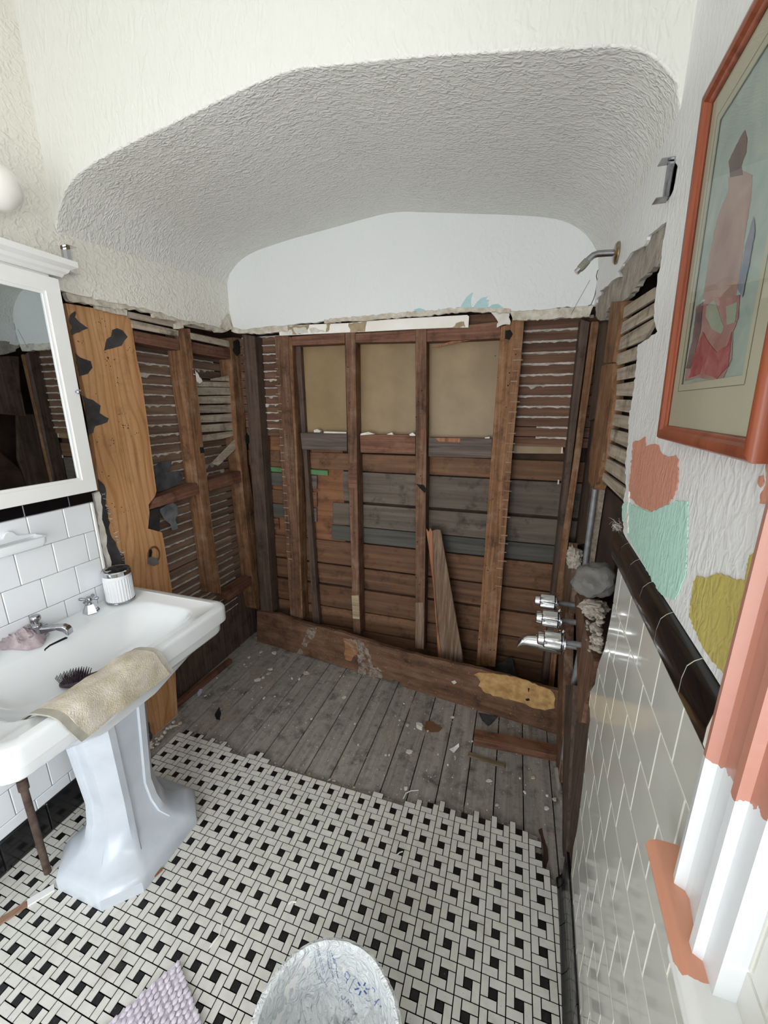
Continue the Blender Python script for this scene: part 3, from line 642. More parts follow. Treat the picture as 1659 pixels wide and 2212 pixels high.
# ivory tiles: stepped, broken edge toward the alcove
tile_edge_px = [(1340,1190),(1327,1280),(1320,1330),(1306,1400),(1292,1435),(1285,1478),(1274,1495),(1271,1520),(1276,1545),(1268,1600),(1258,1700),(1247,1790),(1238,1830),(1234,1880)]
tedge = sorted([(q.z, q.y) for q in (RP(p) for p in tile_edge_px)])
def ylim(z):
    if z <= tedge[0][0]: return tedge[0][1]
    for (z0, y0), (z1, y1) in zip(tedge, tedge[1:]):
        if z0 <= z <= z1: return y0 + (y1-y0)*(z-z0)/max(z1-z0, 1e-6)
    return tedge[-1][1]
rowsR = []; z = CZ0; i = 0
while z > .14: rowsR.append((max(.135, z-GZ), z, -.018 if i % 2 == 0 else -.0785)); z -= GZ; i += 1
def clip_tile(a, b, z0, z1):
    """outline of a tile cut off by the ragged edge"""
    zs = [z0 + (z1-z0)*k/4 for k in range(5)]
    return [(a, z1), (a, z0)] + [(min(b, ylim(q)), q) for q in zs]
rest = BM()
for (z0, z1, off) in rowsR:
    k = math.floor((-1.3-off)/GW)
    while off + k*GW < .5:
        a, b = off+k*GW+.0016, off+(k+1)*GW-.0016; k += 1
        if a > min(ylim(z0), ylim(z1)) - .01: continue
        pts = [Vector((xr(y), y, zz)) for y, zz in clip_tile(a, b, z0+.0016, z1-.0016)]
        if b > y1w and b < -.53 and z0 > .93: pass
        bm = BM() if a > -.95 else rest
        add_poly(bm, pts, (.008, 0, 0))
        if bm is not rest: finish('tile', bm, m_tiler, wr, bevel=.0010)
tag(finish('far_tiles', rest, m_tiler, wr, recentre=False), kind='stuff')
bedp = [Vector((xr(y)+.0010, y, z)) for z, y in tedge]; bedp = [Vector((xr(tedge[0][1])+.0010, tedge[0][1]-.003, -.02))] + [p - Vector((0, .003, 0)) for p in bedp]
bm = BM(); L1 = [p for p in bedp if p.y >= 0] ; add_poly(bm, bedp + [Vector((xr(0)+.0010, -.03, CZ0)), Vector((xr(0)+.0010, -.03, -.02))], (.022, 0, 0)); finish('tile_bed', bm, m_groutr, wr, recentre=False)
bm = BM(); add_poly(bm, [Vector((xr(0)+.0010, 0, -.02)), Vector((xr(YR)+.0010, YR, -.02)), Vector((xr(YR)+.0010, YR, .93)), Vector((xr(-.6)+.0010, -.6, .93)), Vector((xr(-.6)+.0010, -.6, CZ0)), Vector((xr(0)+.0010, 0, CZ0))], (.02, 0, 0)); finish('tile_bed', bm, m_groutr, wr, recentre=False)
# black base: cove tiles, with a broken first one
yb = [.085, .05, -.06, -.18, -.30, -.42, -.54, -.66, -.9, -1.3]
for a, b in zip(yb, yb[1:]):
    bm = BM(); prof = [(.004, .134), (-.005, .134), (-.007, .12), (-.007, .045), (-.010, .028), (-.018, .012), (-.024, .004), (-.024, -.004), (.004, -.004)]
    add_loft(bm, [[Vector((xr(y)+dx, y, z)) for dx, z in prof] for y in (b+.001, a-.001)], True, True, True); finish('black_base_tile', bm, m_tileb, wr, smooth=True)
# laths on the right wall
gaps = [((1375,60),(1560,-60)), ((1366,162),(1572,34)), ((1352,266),(1582,132)), ((1336,370),(1492,308)), ((1318,474),(1466,430)), ((1306,576),(1452,550)), ((1290,670),(1432,676)), ((1276,762),(1418,786)), ((1262,860),(1406,896)), ((1250,950),(1392,1015)), ((1236,1050),(1386,1130)), ((1226,1146),(1386,1262)), ((1214,1216),(1392,1390))]
LPn = PX(XR+.014)
for i, (g0, g1) in enumerate(zip(gaps, gaps[1:])):
    a, b = g0; c, d = g1; tk = 13 if i != 2 else 10
    b2 = (b[0]+18, b[1]+ (b[1]-a[1])/(b[0]-a[0])*18); d2 = (d[0]+18, d[1]+(d[1]-c[1])/(d[0]-c[0])*18)
    slab('lath', k6([(a[0], a[1]+tk), (b2[0], b2[1]+tk), (d2[0], d2[1]-tk), (c[0], c[1]-tk)]), LPn, .008, m_lathg, wr)
# members standing in the opened right wall
slab('stud', k6([(1290,36),(1356,34),(1345,150),(1300,440),(1240,442),(1262,250)]), PX(XR+.004), .035, m_studl, wr)
slab('split_stud', k6([(1228,462),(1262,450),(1300,446),(1290,700),(1230,1080),(1196,1230),(1176,1282),(1140,1228),(1148,1050),(1190,760)]), PX(XR+.0), .035, m_studl, wr)
slab('stud', k6([(1212,185),(1258,160),(1262,250),(1200,800),(1140,830),(1180,500)]), PX(XR+.03), .03, m_studd, wr)
slab('stud', k6([(1130,830),(1200,800),(1150,1300),(1100,1640),(1040,1660),(1085,1240)]), PX(XR+.06), .03, m_studd, wr)
slab('sheathing_board', k6([(1210,1220),(1392,1392),(1370,1600)]) + [(1335,1190),(1320,1260),(1262,1300),(1250,1250),(1275,1100)], PX(XR+.07), .012, m_cavity, wr)
slab('stud', k6([(1200,1260),(1216,1260)]) + [(1277,1180),(1262,1290),(1252,1290),(1270,1180)], PX(XR+.045), .02, m_lathg, wr)
slab('stud', [(1213,1170),(1229,1172),(1222,1290),(1216,1500),(1212,1690),(1200,1690),(1206,1420)], PX(XR+.02), .04, m_stud, wr)
slab('stud', k11([(340,870),(365,840),(400,930),(450,1150),(480,1300),(530,1500),(570,1650),(578,1830),(520,1960),(490,2080)]) + [(1262,1520),(1256,1560),(1248,1560),(1246,1420)], PX(XR+.004), .05, m_stud, wr)
slab('stud', [(1262,1510),(1275,1498),(1268,1600),(1256,1720),(1246,1800),(1236,1900),(1226,1880),(1232,1700),(1244,1560)], PX(XR+.02), .04, m_studd, wr)
slab('block', k11([(205,640),(230,420),(300,440),(308,800),(262,1068),(235,1060),(215,880)]), PX(XR+.0), .03, m_lean, wr)
slab('stud', [(1222,1480),(1238,1480),(1228,1700),(1222,1850),(1214,1850),(1216,1640)], PX(XR+.01), .03, m_studd, wr)
# the wall and added light opening behind the camera, window of the right wall
wf = struct('wall_front')
bm = BM(); x0, x1, z0, z1 = REAR_OPENING
for q in ((-.02, x0, 0, ZT), (x1, 2.0, 0, ZT), (x0, x1, 0, z0), (x0, x1, z1, ZT)): add_box(bm, q[0], q[1], YR-.08, YR, q[2], q[3])
finish('plaster', bm, m_rightp, wf, recentre=False)
bm = BM()
for q in ((x0-.08, x0, z0-.08, z1+.08), (x1, x1+.08, z0-.08, z1+.08), (x0, x1, z0-.08, z0), (x0, x1, z1, z1+.08), ((x0+x1)/2-.02, (x0+x1)/2+.02, z0, z1)): add_box(bm, q[0], q[1], YR-.06, YR+.02, q[2], q[3])
w2 = finish('rear_light_opening', bm, m_paintw, None, recentre=False); w2['kind'] = 'structure'
bm = BM(); add_box(bm, -.2, -.03, YR-.1, -.05, -.1, ZT+.05); finish('outer_wall', bm, m_cavity, wl, recentre=False)
bm = BM()
for q in ((YR-.1, y0w-.0, -.1, ZT), (y0w, y1w, -.1, z0w-.05), (y0w, y1w, z1w+.02, ZT), (y1w+.0, .03, -.1, ZT)): add_box(bm, XR+.035, XR+.16, q[0], q[1], q[2], q[3])
finish('outer_wall', bm, m_paintw, wr, recentre=False)

# ---- casing, stool and apron of the window in the right wall
def split_paint(name, c1, c2, expr):
    """two coats of gloss paint meeting in a ragged brushed line"""
    nt = NT(name); g = nt.n('ShaderNodeNewGeometry'); sx = nt.n('ShaderNodeSeparateXYZ'); nt.l(g.outputs['Position'], sx.inputs[0])
    nz = noise_n(nt, g.outputs['Position'], 60, 3)
    a = nt.n('ShaderNodeMath', operation='MULTIPLY'); a.inputs[1].default_value = expr[0]; nt.l(sx.outputs['Y'], a.inputs[0])
    b = nt.n('ShaderNodeMath', operation='ADD'); nt.l(sx.outputs['Z'], b.inputs[0]); nt.l(a.outputs[0], b.inputs[1])
    c = nt.n('ShaderNodeMath', operation='MULTIPLY_ADD'); c.inputs[1].default_value = expr[2]; nt.l(nz, c.inputs[0]); nt.l(b.outputs[0], c.inputs[2])
    d = nt.n('ShaderNodeMath', operation='GREATER_THAN'); d.inputs[1].default_value = expr[1] + expr[2]*.5; nt.l(c.outputs[0], d.inputs[0])
    nt.l(mixc(nt, d.outputs[0], lin(c1), lin(c2)), nt.b.inputs['Base Color']); nt.b.inputs['Roughness'].default_value = .3
    bump(nt, noise_n(nt, g.outputs['Position'], 45, 3), .15, .004); return nt.m
m_casing = split_paint('salmon_over_white_gloss', 'dfe2e5', 'bd8371', (.37, .993, .03))
m_stool = split_paint('salmon_on_sill', 'e8e9e6', 'd89a7f', (1.0, .315, .02))
win = struct('window_1')
bm = BM(); ya, yb_ = -.612, -.742
prof = [(0, -.012), (0, .010), (.018, .012), (.022, .024), (.032, .026), (.037, .016), (.045, .014), (.075, .018), (.085, .018), (.09, .027), (.10, .027), (.104, .019), (.13, .019), (.13, -.012)]
add_loft(bm, [[Vector((xr(ya-d)-p, ya-d, z)) for d, p in prof] for z in (1.05, 2.42)], True, True, True); finish('casing', bm, m_casing, win)
bm = BM(); rings = []
for y in (-.592, -.65, -1.66):
    rings.append([Vector((xr(y)+dx, y, z)) for dx, z in ((.03, 1.022), (-.032, 1.022), (-.040, 1.028), (-.043, 1.036), (-.040, 1.045), (-.032, 1.05), (.03, 1.05))])
add_loft(bm, rings, True, True, True); finish('stool', bm, m_stool, win, smooth=True)
bm = BM(); add_loft(bm, [[Vector((xr(y)+dx, y, z)) for dx, z in ((.005, .92), (-.010, .92), (-.012, .93), (-.012, 1.022), (.005, 1.022))] for y in (-.635, -1.66)], True, True, True); finish('apron', bm, m_paintw, win)
bm = BM()
for y0, y1, z0, z1 in ((-.78, -.742, 1.05, 2.3), (-1.66, -1.62, 1.05, 2.3), (-1.62, -.78, 1.05, 1.09), (-1.62, -.78, 2.26, 2.3), (-1.62, -.78, 1.62, 1.66)): add_box(bm, 1.935, 1.965, y0, y1, z0, z1)
finish('sash', bm, m_paintw, win)

# ------------------------------------------------------------------ FLOOR
C = .07
border_px = [(330,1640),(378,1588),(402,1577),(440,1592),(492,1612),(520,1634),(548,1622),(575,1640),(592,1652),(625,1660),(700,1684),(760,1701),(835,1722),(866,1734),(930,1732),(975,1748),(1030,1763),(1055,1772),(1080,1776),(1090,1788),(1110,1780),(1128,1792),(1160,1806),(1168,1825),(1170,1862),(1178,1890),(1198,1902),(1203,1960),(1212,2060),(1226,2230)]
border = [PZ(0).at(*p) for p in border_px]
poly = [(p.x, p.y) for p in border] + [(1.862, -.8), (1.862, YR), (0, YR), (0, -.2), (0.0, .02)]
def inside(x, y):
    c = False
    for (x0, y0), (x1, y1) in zip(poly, poly[1:]+poly[:1]):
        if (y0 > y) != (y1 > y) and x < (x1-x0)*(y-y0)/(y1-y0)+x0: c = not c
    return c
bm = BM(); add_poly(bm, [Vector((x, y, -.0042)) for x, y in poly], (0, 0, -.014)); finish('mortar_bed', bm, m_bed, fl, recentre=False); groutbm = BM()
U = C/3; cand = {'white_tile': [], 'black_tile': []}
def pxof(x, y, z=0):
    d = Vector((x, y, z)) - CAM; q = d.dot(RW[2])
    return (829.5+F*d.dot(RW[0])/q, 1106+F*d.dot(RW[1])/q, q) if q > .05 else (-9e9, -9e9, 1)
for i in range(-26, 2):
    for j in range(-4, 36):
        cx, cy = (i+25.8)*C, -j*C
        for kind, a, b, c_, d in (('black_tile', -.5, .5, -.5, .5), ('white_tile', -1.5, -.5, -.5, 1.5), ('white_tile', -.5, 1.5, .5, 1.5), ('white_tile', .5, 1.5, -1.5, .5), ('white_tile', -1.5, .5, -1.5, -.5)):
            x0, x1, y0, y1 = cx+a*U, cx+b*U, cy+c_*U, cy+d*U
            if x1 > 1.862: x1 = 1.862
            if x0 < .004: x0 = .004
            if x1-x0 < .006 or y0 < YR: continue
            mx, my = (x0+x1)/2, (y0+y1)/2
            if not inside(mx, my): continue
            u, v, q = pxof(mx, my); vis = -20 < u < 1680 and 1500 < v < 2230
            cand[kind].append((q if vis else 99+q, x0, x1, y0, y1))
g = .0016
for kind, L in cand.items():
    L.sort(); rr = random.Random(2); m = m_fw if kind == 'white_tile' else m_fb; cache = {}
    for t, (q, x0, x1, y0, y1) in enumerate(L):
        add_box(groutbm, x0-.0009, x1+.0009, y0-.0009, y1+.0009, -.005, -.0022)
        if t < 300 and q < 90:
            key_ = (round(x1-x0, 4), round(y1-y0, 4)); loc = Vector(((x0+x1)/2, (y0+y1)/2, -.006))
            if key_ not in cache:
                bm = BM(); w, h = (x1-x0)/2-g, (y1-y0)/2-g; add_box(bm, -w, w, -h, h, 0, .006); bmesh.ops.recalc_face_normals(bm, faces=bm.faces)
                me = bpy.data.meshes.new(kind); bm.to_mesh(me); bm.free(); me.materials.append(m); cache[key_] = me
            o = link(kind, cache[key_], loc + Vector((0, 0, rr.uniform(-.0004, .0003))), fl)
        else:
            if t == 300 or 'rest' not in cache: cache['rest'] = BM()
            dz = rr.uniform(-.0004, .0003); add_box(cache['rest'], x0+g, x1-g, y0+g, y1-g, -.006, dz)
    if 'rest' in cache: tag(finish(kind + '_field', cache['rest'], m, fl, recentre=False), kind='stuff')
tag(finish('grout_joints', groutbm, m_fgrout, fl, recentre=False), kind='stuff')
# subfloor planks
x = -.14; rr = random.Random(4)
while x < 2.02:
    w = .1185; bm = BM(); dz = rr.uniform(-.0015, .0015)
    add_box(bm, x+.0022, x+w-.0022, -.1, YB+.13, -.045, -.02+dz); finish('floor_plank', bm, m_plank, fl, bevel=.0015); x += w
# ragged mortar and crumbs along the tile edge
bm = BM(); rr = random.Random(8)
def stone(bm, p, r, rr, flat=.6, n=1):
    q = bmesh.ops.create_icosphere(bm, subdivisions=n, radius=1); s = Vector((r*rr.uniform(.7, 1.3), r*rr.uniform(.7, 1.3), r*flat*rr.uniform(.7, 1.2))); a = rr.uniform(0, 6.3)
    for v in q['verts']:
        c = v.co * (1 + .28*noise.noise(v.co*1.7 + Vector((p[0]*50, p[1]*50, r*900)))); c = Vector((c.x*s.x, c.y*s.y, c.z*s.z)); v.co = Matrix.Rotation(a, 3, 'Z') @ c + Vector(p)
for a, b in zip(border, border[1:]):
    if b.y < -.1: continue
    n = int((b-a).length/.012)
    for t in range(n):
        p = a.lerp(b, rr.random()) + Vector((rr.uniform(-.008, .008), rr.uniform(0, .02), -.016)); stone(bm, p, rr.uniform(.002, .006), rr)
tag(finish('mortar_crumbs', bm, m_broken, fl, recentre=False), kind='stuff')
bm = BM()
for t in range(60):
    p = PZ(-.01).at(*[(330+rr.random()*62, 1636-0)][0]); s = rr.random(); p = Vector((.0+rr.uniform(.0, .04), -.02+s*.28, -.012)); stone(bm, p, rr.uniform(.004, .011), rr)
tag(finish('wall_foot_rubble', bm, m_broken, fl, recentre=False), kind='stuff')
bm = BM()
for t in range(420):
    p = Vector((rr.uniform(.02, 1.85), rr.uniform(.2, .98), -.0185)); stone(bm, p, rr.choice((.001, .0014, .002, .003)), rr)
tag(finish('plaster_grit', bm, m_whitechip, fl, recentre=False), kind='stuff')
for L in ([(250,270),(300,290),(330,420),(400,560),(470,720),(440,740),(350,600),(270,420)], [(100,590),(150,585),(175,650),(170,710),(110,700),(90,640)], [(790,940),(880,940),(890,975),(800,975)], [(240,720),(310,720),(310,775),(250,780)], [(600,1120),(820,1150),(860,1230),(700,1190)]):
    slab('dust_patch', jag(k10(L), 8, 2, 4, True), PZ(-.0178), .0006, m_dust, fl)
for L in ([(650,90),(760,60),(900,170),(860,210),(700,240),(600,160)], [(700,260),(900,270),(860,400),(720,380)], [(470,560),(640,480),(640,620),(420,700)]):
    slab('dust_patch', jag(k9(L), 8, 2, 4, True), PZ(-.0178), .0006, m_dust, fl)
# rotted hole in the subfloor at the right, pipe along the wall foot
slab('rot_hole', jag(k10([(1205,1300),(1230,1290),(1245,1360),(1272,1440),(1276,1520),(1255,1590),(1240,1560),(1240,1450),(1225,1370)]), 6, .6, 3, True), PZ(-.0175), .002, m_cavity, fl)
bm = BM(); a, b = PZ(.0).at(1203, 1662), PZ(.0).at(1232, 1830); add_tube(bm, [a, a.lerp(b, .5), b], .012, 10); finish('wall_foot_strip', bm, m_plank, fl, smooth=True)

# ================================================================== THINGS
# ---- pedestal sink
def rrect(x0, x1, y0, y1, r, z, n=6, rb=None):
    rb = r if rb is None else rb; out = []
    for cx, cy, a0, q in ((x1-r, y1-r, 0, r), (x0+rb, y1-rb, 90, rb), (x0+rb, y0+rb, 180, rb), (x1-r, y0+r, 270, r)):
        for k in range(n+1):
            a = math.radians(a0+90*k/n); out.append(Vector((cx+q*math.cos(a), cy+q*math.sin(a), z)))
    return out
SY0, SY1, SX = -.655, .168, .525
sink = thing('pedestal_sink', 'white porcelain pedestal sink standing against the tiled wall', 'sink', (.33, -.26, 0))
bm = BM(); R0 = []
R0.append(rrect(.16, .44, -.40, -.12, .05, .60, rb=.05))
R0.append(rrect(.05, .46, -.53, .04, .07, .66, rb=.05))
R0.append(rrect(.002, SX-.040, SY0+.035, SY1-.035, .05, .690, rb=.012))
R0.append(rrect(.002, SX-.026, SY0+.020, SY1-.020, .055, .696, rb=.010))
R0.append(rrect(.002, SX-.022, SY0+.016, SY1-.016, .055, .704, rb=.010))
R0.append(rrect(.002, SX-.018, SY0+.014, SY1-.014, .055, .745, rb=.008))
R0.append(rrect(.002, SX-.016, SY0+.013, SY1-.013, .055, .7455, rb=.008))
R0.append(rrect(.002, SX-.003, SY0+.003, SY1-.003, .058, .7465, rb=.008))
R0.append(rrect(.002, SX, SY0, SY1, .058, .749, rb=.008))
R0.append(rrect(.002, SX, SY0, SY1, .058, .798, rb=.008))
R0.append(rrect(.003, SX-.003, SY0+.003, SY1-.003, .056, .806, rb=.010))
R0.append(rrect(.006, SX-.010, SY0+.010, SY1-.010, .055, .811, rb=.014))
R0.append(rrect(.012, SX-.032, SY0+.032, SY1-.032, .05, .8115, rb=.02))
R0.append(rrect(.018, SX-.036, SY0+.036, SY1-.036, .05, .8075, rb=.02))
R0.append(rrect(.11, SX-.068, SY0+.09, SY1-.085, .08, .804, rb=.08))
R0.append(rrect(.125, SX-.076, SY0+.10, SY1-.095, .085, .797, rb=.085))
R0.append(rrect(.150, SX-.092, SY0+.125, SY1-.115, .09, .765, rb=.09))
R0.append(rrect(.175, SX-.115, SY0+.16, SY1-.15, .09, .715, rb=.09))
R0.append(rrect(.21, SX-.15, SY0+.21, SY1-.20, .08, .688, rb=.08))
R0.append(rrect(.27, SX-.20, SY0+.28, SY1-.27, .03, .680, rb=.03))
add_loft(bm, R0, True, True, True); basin_bvh = BVHTree.FromBMesh(bm); basin = finish('basin', bm, m_por, sink, smooth=True)
bm = BM(); 
def pedring(x0, x1, y0, y1, ch, rec, z):
    P = [(x1, y0+ch), (x1, y1-ch), (x1-ch, y1), (x0+ch, y1), (x0, y1-ch), (x0, y0+ch), (x0+ch, y0), (x1-ch, y0)]; out = []
    for i in range(8):
        a, b = Vector(P[i]), Vector(P[(i+1) % 8]); out.append(Vector((a.x, a.y, z)))
        if i % 2 == 0:
            t = (b-a); L = t.length; t.normalize(); n = Vector((-t.y, t.x)); m = min(.022, L*.2)
            for s, dn in ((m, 0), (m+.004, rec), (L-m-.004, rec), (L-m, 0)): p = a + t*s + n*dn; out.append(Vector((p.x, p.y, z)))
    return out
bx = (.150, .52, -.478, -.062)
L = [(0, 0, .085, 0), (.045, 0, .085, 0), (.06, .012, .085, 0), (.068, .03, .075, 0), (.085, .062, .06, .002), (.12, .088, .05, .007), (.18, .104, .044, .007), (.26, .112, .042, .007), (.60, .095, .044, .007), (.64, .09, .046, .004), (.66, .085, .05, 0)]
add_loft(bm, [pedring(bx[0]+i*.75, bx[1]-i, bx[2]+i, bx[3]-i, ch, rec, z) for z, i, ch, rec in L], True, True, True)
finish('pedestal', bm, m_ped, sink, smooth='auto')
def on(bvh, u, v, off=.0):
    d = ray(u, v).normalized(); h = bvh.ray_cast(CAM, d)
    return h[0] + h[1]*(off if h[1].dot(d) < 0 else -off) if h[0] else None
def decal(bvh, L, off=.001, th=.0012):
    pts = [on(bvh, *p, off) for p in L]
    if any(p is None for p in pts): return None
    bm = BM(); add_poly(bm, pts, -ray(*L[0]).normalized()*th); return bm
bm = decal(basin_bvh, k17([(468,985),(520,940),(620,890),(690,858),(712,862),(712,872),(640,905),(530,955),(482,992),(476,1008),(466,1002)]))
if bm: finish('overflow_slot', bm, m_black, sink)
# tap with cross handle
def cross_tap(c, ang, name):
    bm = BM(); c = Vector(c)
    add_lathe(bm, [(.029, 0), (.029, .004), (.017, .036), (.013, .038)], c, (0,0,1), 6, phase=.3); t = finish(name, bm, m_chrome, sink)
    bm = BM(); add_lathe(bm, [(.010, .036), (.008, .042), (.008, .048), (.013, .052), (.012, .062), (.007, .067), (.001, .068)], c, (0,0,1), 16)
    for k in range(4):
        a = ang + k*math.pi/2; d = Vector((math.cos(a), math.sin(a), .05)); p = c + Vector((0, 0, .057))
        add_tube(bm, [p, p+d*.014, p+d*.026, p+d*.033, p+d*.036], [.0055, .0045, .0065, .006, .003], 10)
    finish('cross_handle', bm, m_chromed, t, smooth=True)
cross_tap((.047, -.068, .807), .5, 'tap'); cross_tap((.047, -.42, .807), .2, 'tap')
bm = BM(); c = Vector((.045, -.255, .807)); add_box(bm, -.022, .024, -.02, .02, .012, .046, Matrix.Translation(c)); add_lathe(bm, [(.03, 0), (.027, .010), (.020, .016)], c, (0,0,1), 8)
dr = Vector((.93, .36, 0)); sd = Vector((-dr.y, dr.x, 0)); rings = []
for t, w, zt, zb in ((.0, .018, .046, .018), (.03, .016, .044, .022), (.07, .012, .046, .030), (.092, .013, .047, .022), (.104, .014, .040, .010), (.110, .013, .030, .008)):
    p = c + dr*t; rings.append([p+sd*w+Vector((0,0,zb)), p+sd*w+Vector((0,0,zt-.005)), p+sd*w*.6+Vector((0,0,zt)), p-sd*w*.6+Vector((0,0,zt)), p-sd*w+Vector((0,0,zt-.005)), p-sd*w+Vector((0,0,zb))])
add_loft(bm, rings, True, True, True); sp = finish('spout', bm, m_chromed, sink, bevel=.0015)
bm = BM(); add_lathe(bm, [(.018, .044), (.016, .05), (.009, .055), (.009, .062), (.014, .066), (.016, .07), (.016, .08), (.013, .084), (.001, .085)], c, (0,0,1), 16); finish('diverter_knob', bm, m_chromed, sp, smooth=True)
# ---- supply pipe under the sink
pp = thing('supply_pipe', 'brown upright supply pipe under the left end of the sink', 'pipe', (.14, -.452, 0))
bm = BM(); add_tube(bm, [(.143, -.452, 0), (.14, -.45, .3), (.135, -.448, .645)], .011, 12); finish('tube', bm, m_rust, pp, smooth=True)
bm = BM(); add_tube(bm, [(.14, -.45, .37), (.139, -.449, .41)], .015, 12); finish('coupling', bm, m_rust, pp, smooth=True)

# ---- ribbed cup with metal lid
cup = thing('ribbed_cup', 'white ribbed tumbler with a metal lid on the sink corner', 'cup', (.068, .045, .811))
bm = BM(); c = Vector((.068, .045, .811)); rings = []
for r, z in ((.051, .006), (.051, .104), (.052, .105), (.052, .118)):
    rb_ = .0011 if z < .1045 else 0
    rings.append([c + Vector(((r+rb_*math.cos(k*2*math.pi/6))*math.cos(k*2*math.pi/180), (r+rb_*math.cos(k*2*math.pi/6))*math.sin(k*2*math.pi/180), z)) for k in range(180)])
add_loft(bm, rings, True, True, True); finish('body', bm, m_cup, cup)
bm = BM(); add_lathe(bm, [(.050, 0), (.054, .001), (.054, .006), (.052, .008)], c, seg=40); finish('base_ring', bm, m_chromed, cup, smooth=True)
bm = BM(); add_lathe(bm, [(.052, .117), (.054, .119), (.054, .134), (.050, .138), (.047, .136), (.001, .136)], c, seg=40); ld = finish('lid', bm, m_chrome, cup, smooth=True)
for k in range(4):
    a = k*math.pi/2+.4; bm = BM(); add_lathe(bm, [(.013, .1362), (.0125, .1368)], c + Vector((.028*math.cos(a), .028*math.sin(a), 0)), seg=16); finish('lid_hole', bm, m_black, ld)

# ---- cloths and hairbrush
def pile(name, L, z0, h, mat, seed, bvh=None):
    base = [PZ(z0).at(*p) for p in L]; base = resample(base+[base[0]], 97)[:96]; ctr = sum(base, Vector())/len(base); bm = BM(); rings = []
    for k in range(25):
        t = k/24; ring = []
        for i, p in enumerate(base):
            q = ctr.lerp(p, (1-t)); n1 = noise.noise(Vector((q.x*22, q.y*22, seed))); n2 = abs(noise.noise(Vector((q.x*48, q.y*48, seed+5))))
            ring.append(Vector((q.x, q.y, z0 + h*min(1, (t*4)**.6)*(.55+.6*n1) + .05*max(0, .35-n2)*min(1, t*5))))
        rings.append(ring)
    rings.insert(0, [p + Vector((0, 0, -.004)) for p in base]); add_loft(bm, rings, True, True, True); return finish(name, bm, mat, None, smooth=True)
o = pile('washcloth', [(-60,1330),(-10,1318),(18,1322),(30,1345),(60,1338),(90,1355),(101,1375),(92,1392),(62,1402),(20,1400),(-40,1408),(-80,1390)], .813, .042, m_cloth, 3); tag(o, 'crumpled mauve washcloth thrown over the taps of the sink', 'cloth')
path = [(.385, .772), (.410, .790), (.432, .806), (.455, .814), (.485, .819), (.510, .820), (.526, .815), (.5325, .803), (.5335, .785), (.534, .765), (.534, .745), (.532, .725), (.528, .708)]
tw = thing('hand_towel', 'beige stained hand towel draped over the front rim of the sink', 'towel', (.5, -.33, .75))
def towel(ya, yb, nu, mat, name, grow=0, skew=0):
    bm = BM(); top = []
    for i in range(nu+1):
        u = i/nu; row = []
        for j, (x, z) in enumerate(path):
            v = j/(len(path)-1); y = ya + (yb-ya)*u + .05*(v-.5) - .02*math.sin(v*3)
            w = noise.noise(Vector((y*16, v*3, 2.0)))*.006 + noise.noise(Vector((y*50, v*9, 1.0)))*.002; nx, nz = (.0, 1.0) if j < 6 else (1.0, .0) if j > 7 else (.7, .7)
            d = .006 + grow + max(-.003, w); row.append(Vector((x+nx*d + (.012*noise.noise(Vector((y*9, 3, 3))) if j == 0 else 0), y, z+nz*d + (.012*noise.noise(Vector((y*7, 9, 3))) if j == len(path)-1 else 0))))
        top.append(row)
    rings = [r + [p + (Vector((0, 0, -.005)) if k > 2 else Vector((-.005, 0, 0))) for k, p in enumerate(reversed(r))] for r in top]
    add_loft(bm, rings, True, True, True); return finish(name, bm, mat, tw, smooth=True)
towel(-.478, -.197, 40, m_towel, 'towelling'); towel(-.500, -.476, 4, m_hem, 'hem', -.001); towel(-.199, -.180, 4, m_hem, 'hem', -.001)
hb = on(basin_bvh, 165, 1480, 0); hb = hb or Vector((.32, -.34, .70))
br = thing('hairbrush', 'purple hairbrush lying bristles up in the basin', 'brush', hb)
e1 = Vector((.55, .5, .0)).normalized(); e2 = Vector((-e1.y, e1.x, 0)); c = hb + Vector((.0, 0, .018))
bm = BM(); rings = [[c + e1*.045*s*math.cos(k*math.pi/12) + e2*.026*s*math.sin(k*math.pi/12) + Vector((0, 0, z)) for k in range(24)] for s, z in ((.8, -.012), (1, -.006), (1, .0), (.85, .006), (.4, .009))]; add_loft(bm, rings, True, True, True)
finish('pad', bm, m_brush, br, smooth=True)
bm = BM(); add_tube(bm, [c+e1*.03, c+e1*.07+Vector((0,0,.01)), c+e1*.13+Vector((.01,0,.05)), c+e1*.15+Vector((.01,0,.06))], [.012, .008, .009, .006], 10); finish('handle', bm, m_brush, br, smooth=True)
bm = BM(); rr = random.Random(6)
for a in range(-6, 7):
    for b in range(-4, 5):
        if (a/6.5)**2 + (b/4.5)**2 < 1:
            p = c + e1*a*.0066 + e2*b*.0056 + Vector((0, 0, .004)); d = Vector((0, 0, .024)) + e1*a*.0014 + e2*b*.0022; add_tube(bm, [p, p+d], .0009, 4); add_lathe(bm, [(.0015, 0), (.001, .002)], p+d, seg=5)
tag(finish('bristles', bm, m_brush, br), kind='stuff')

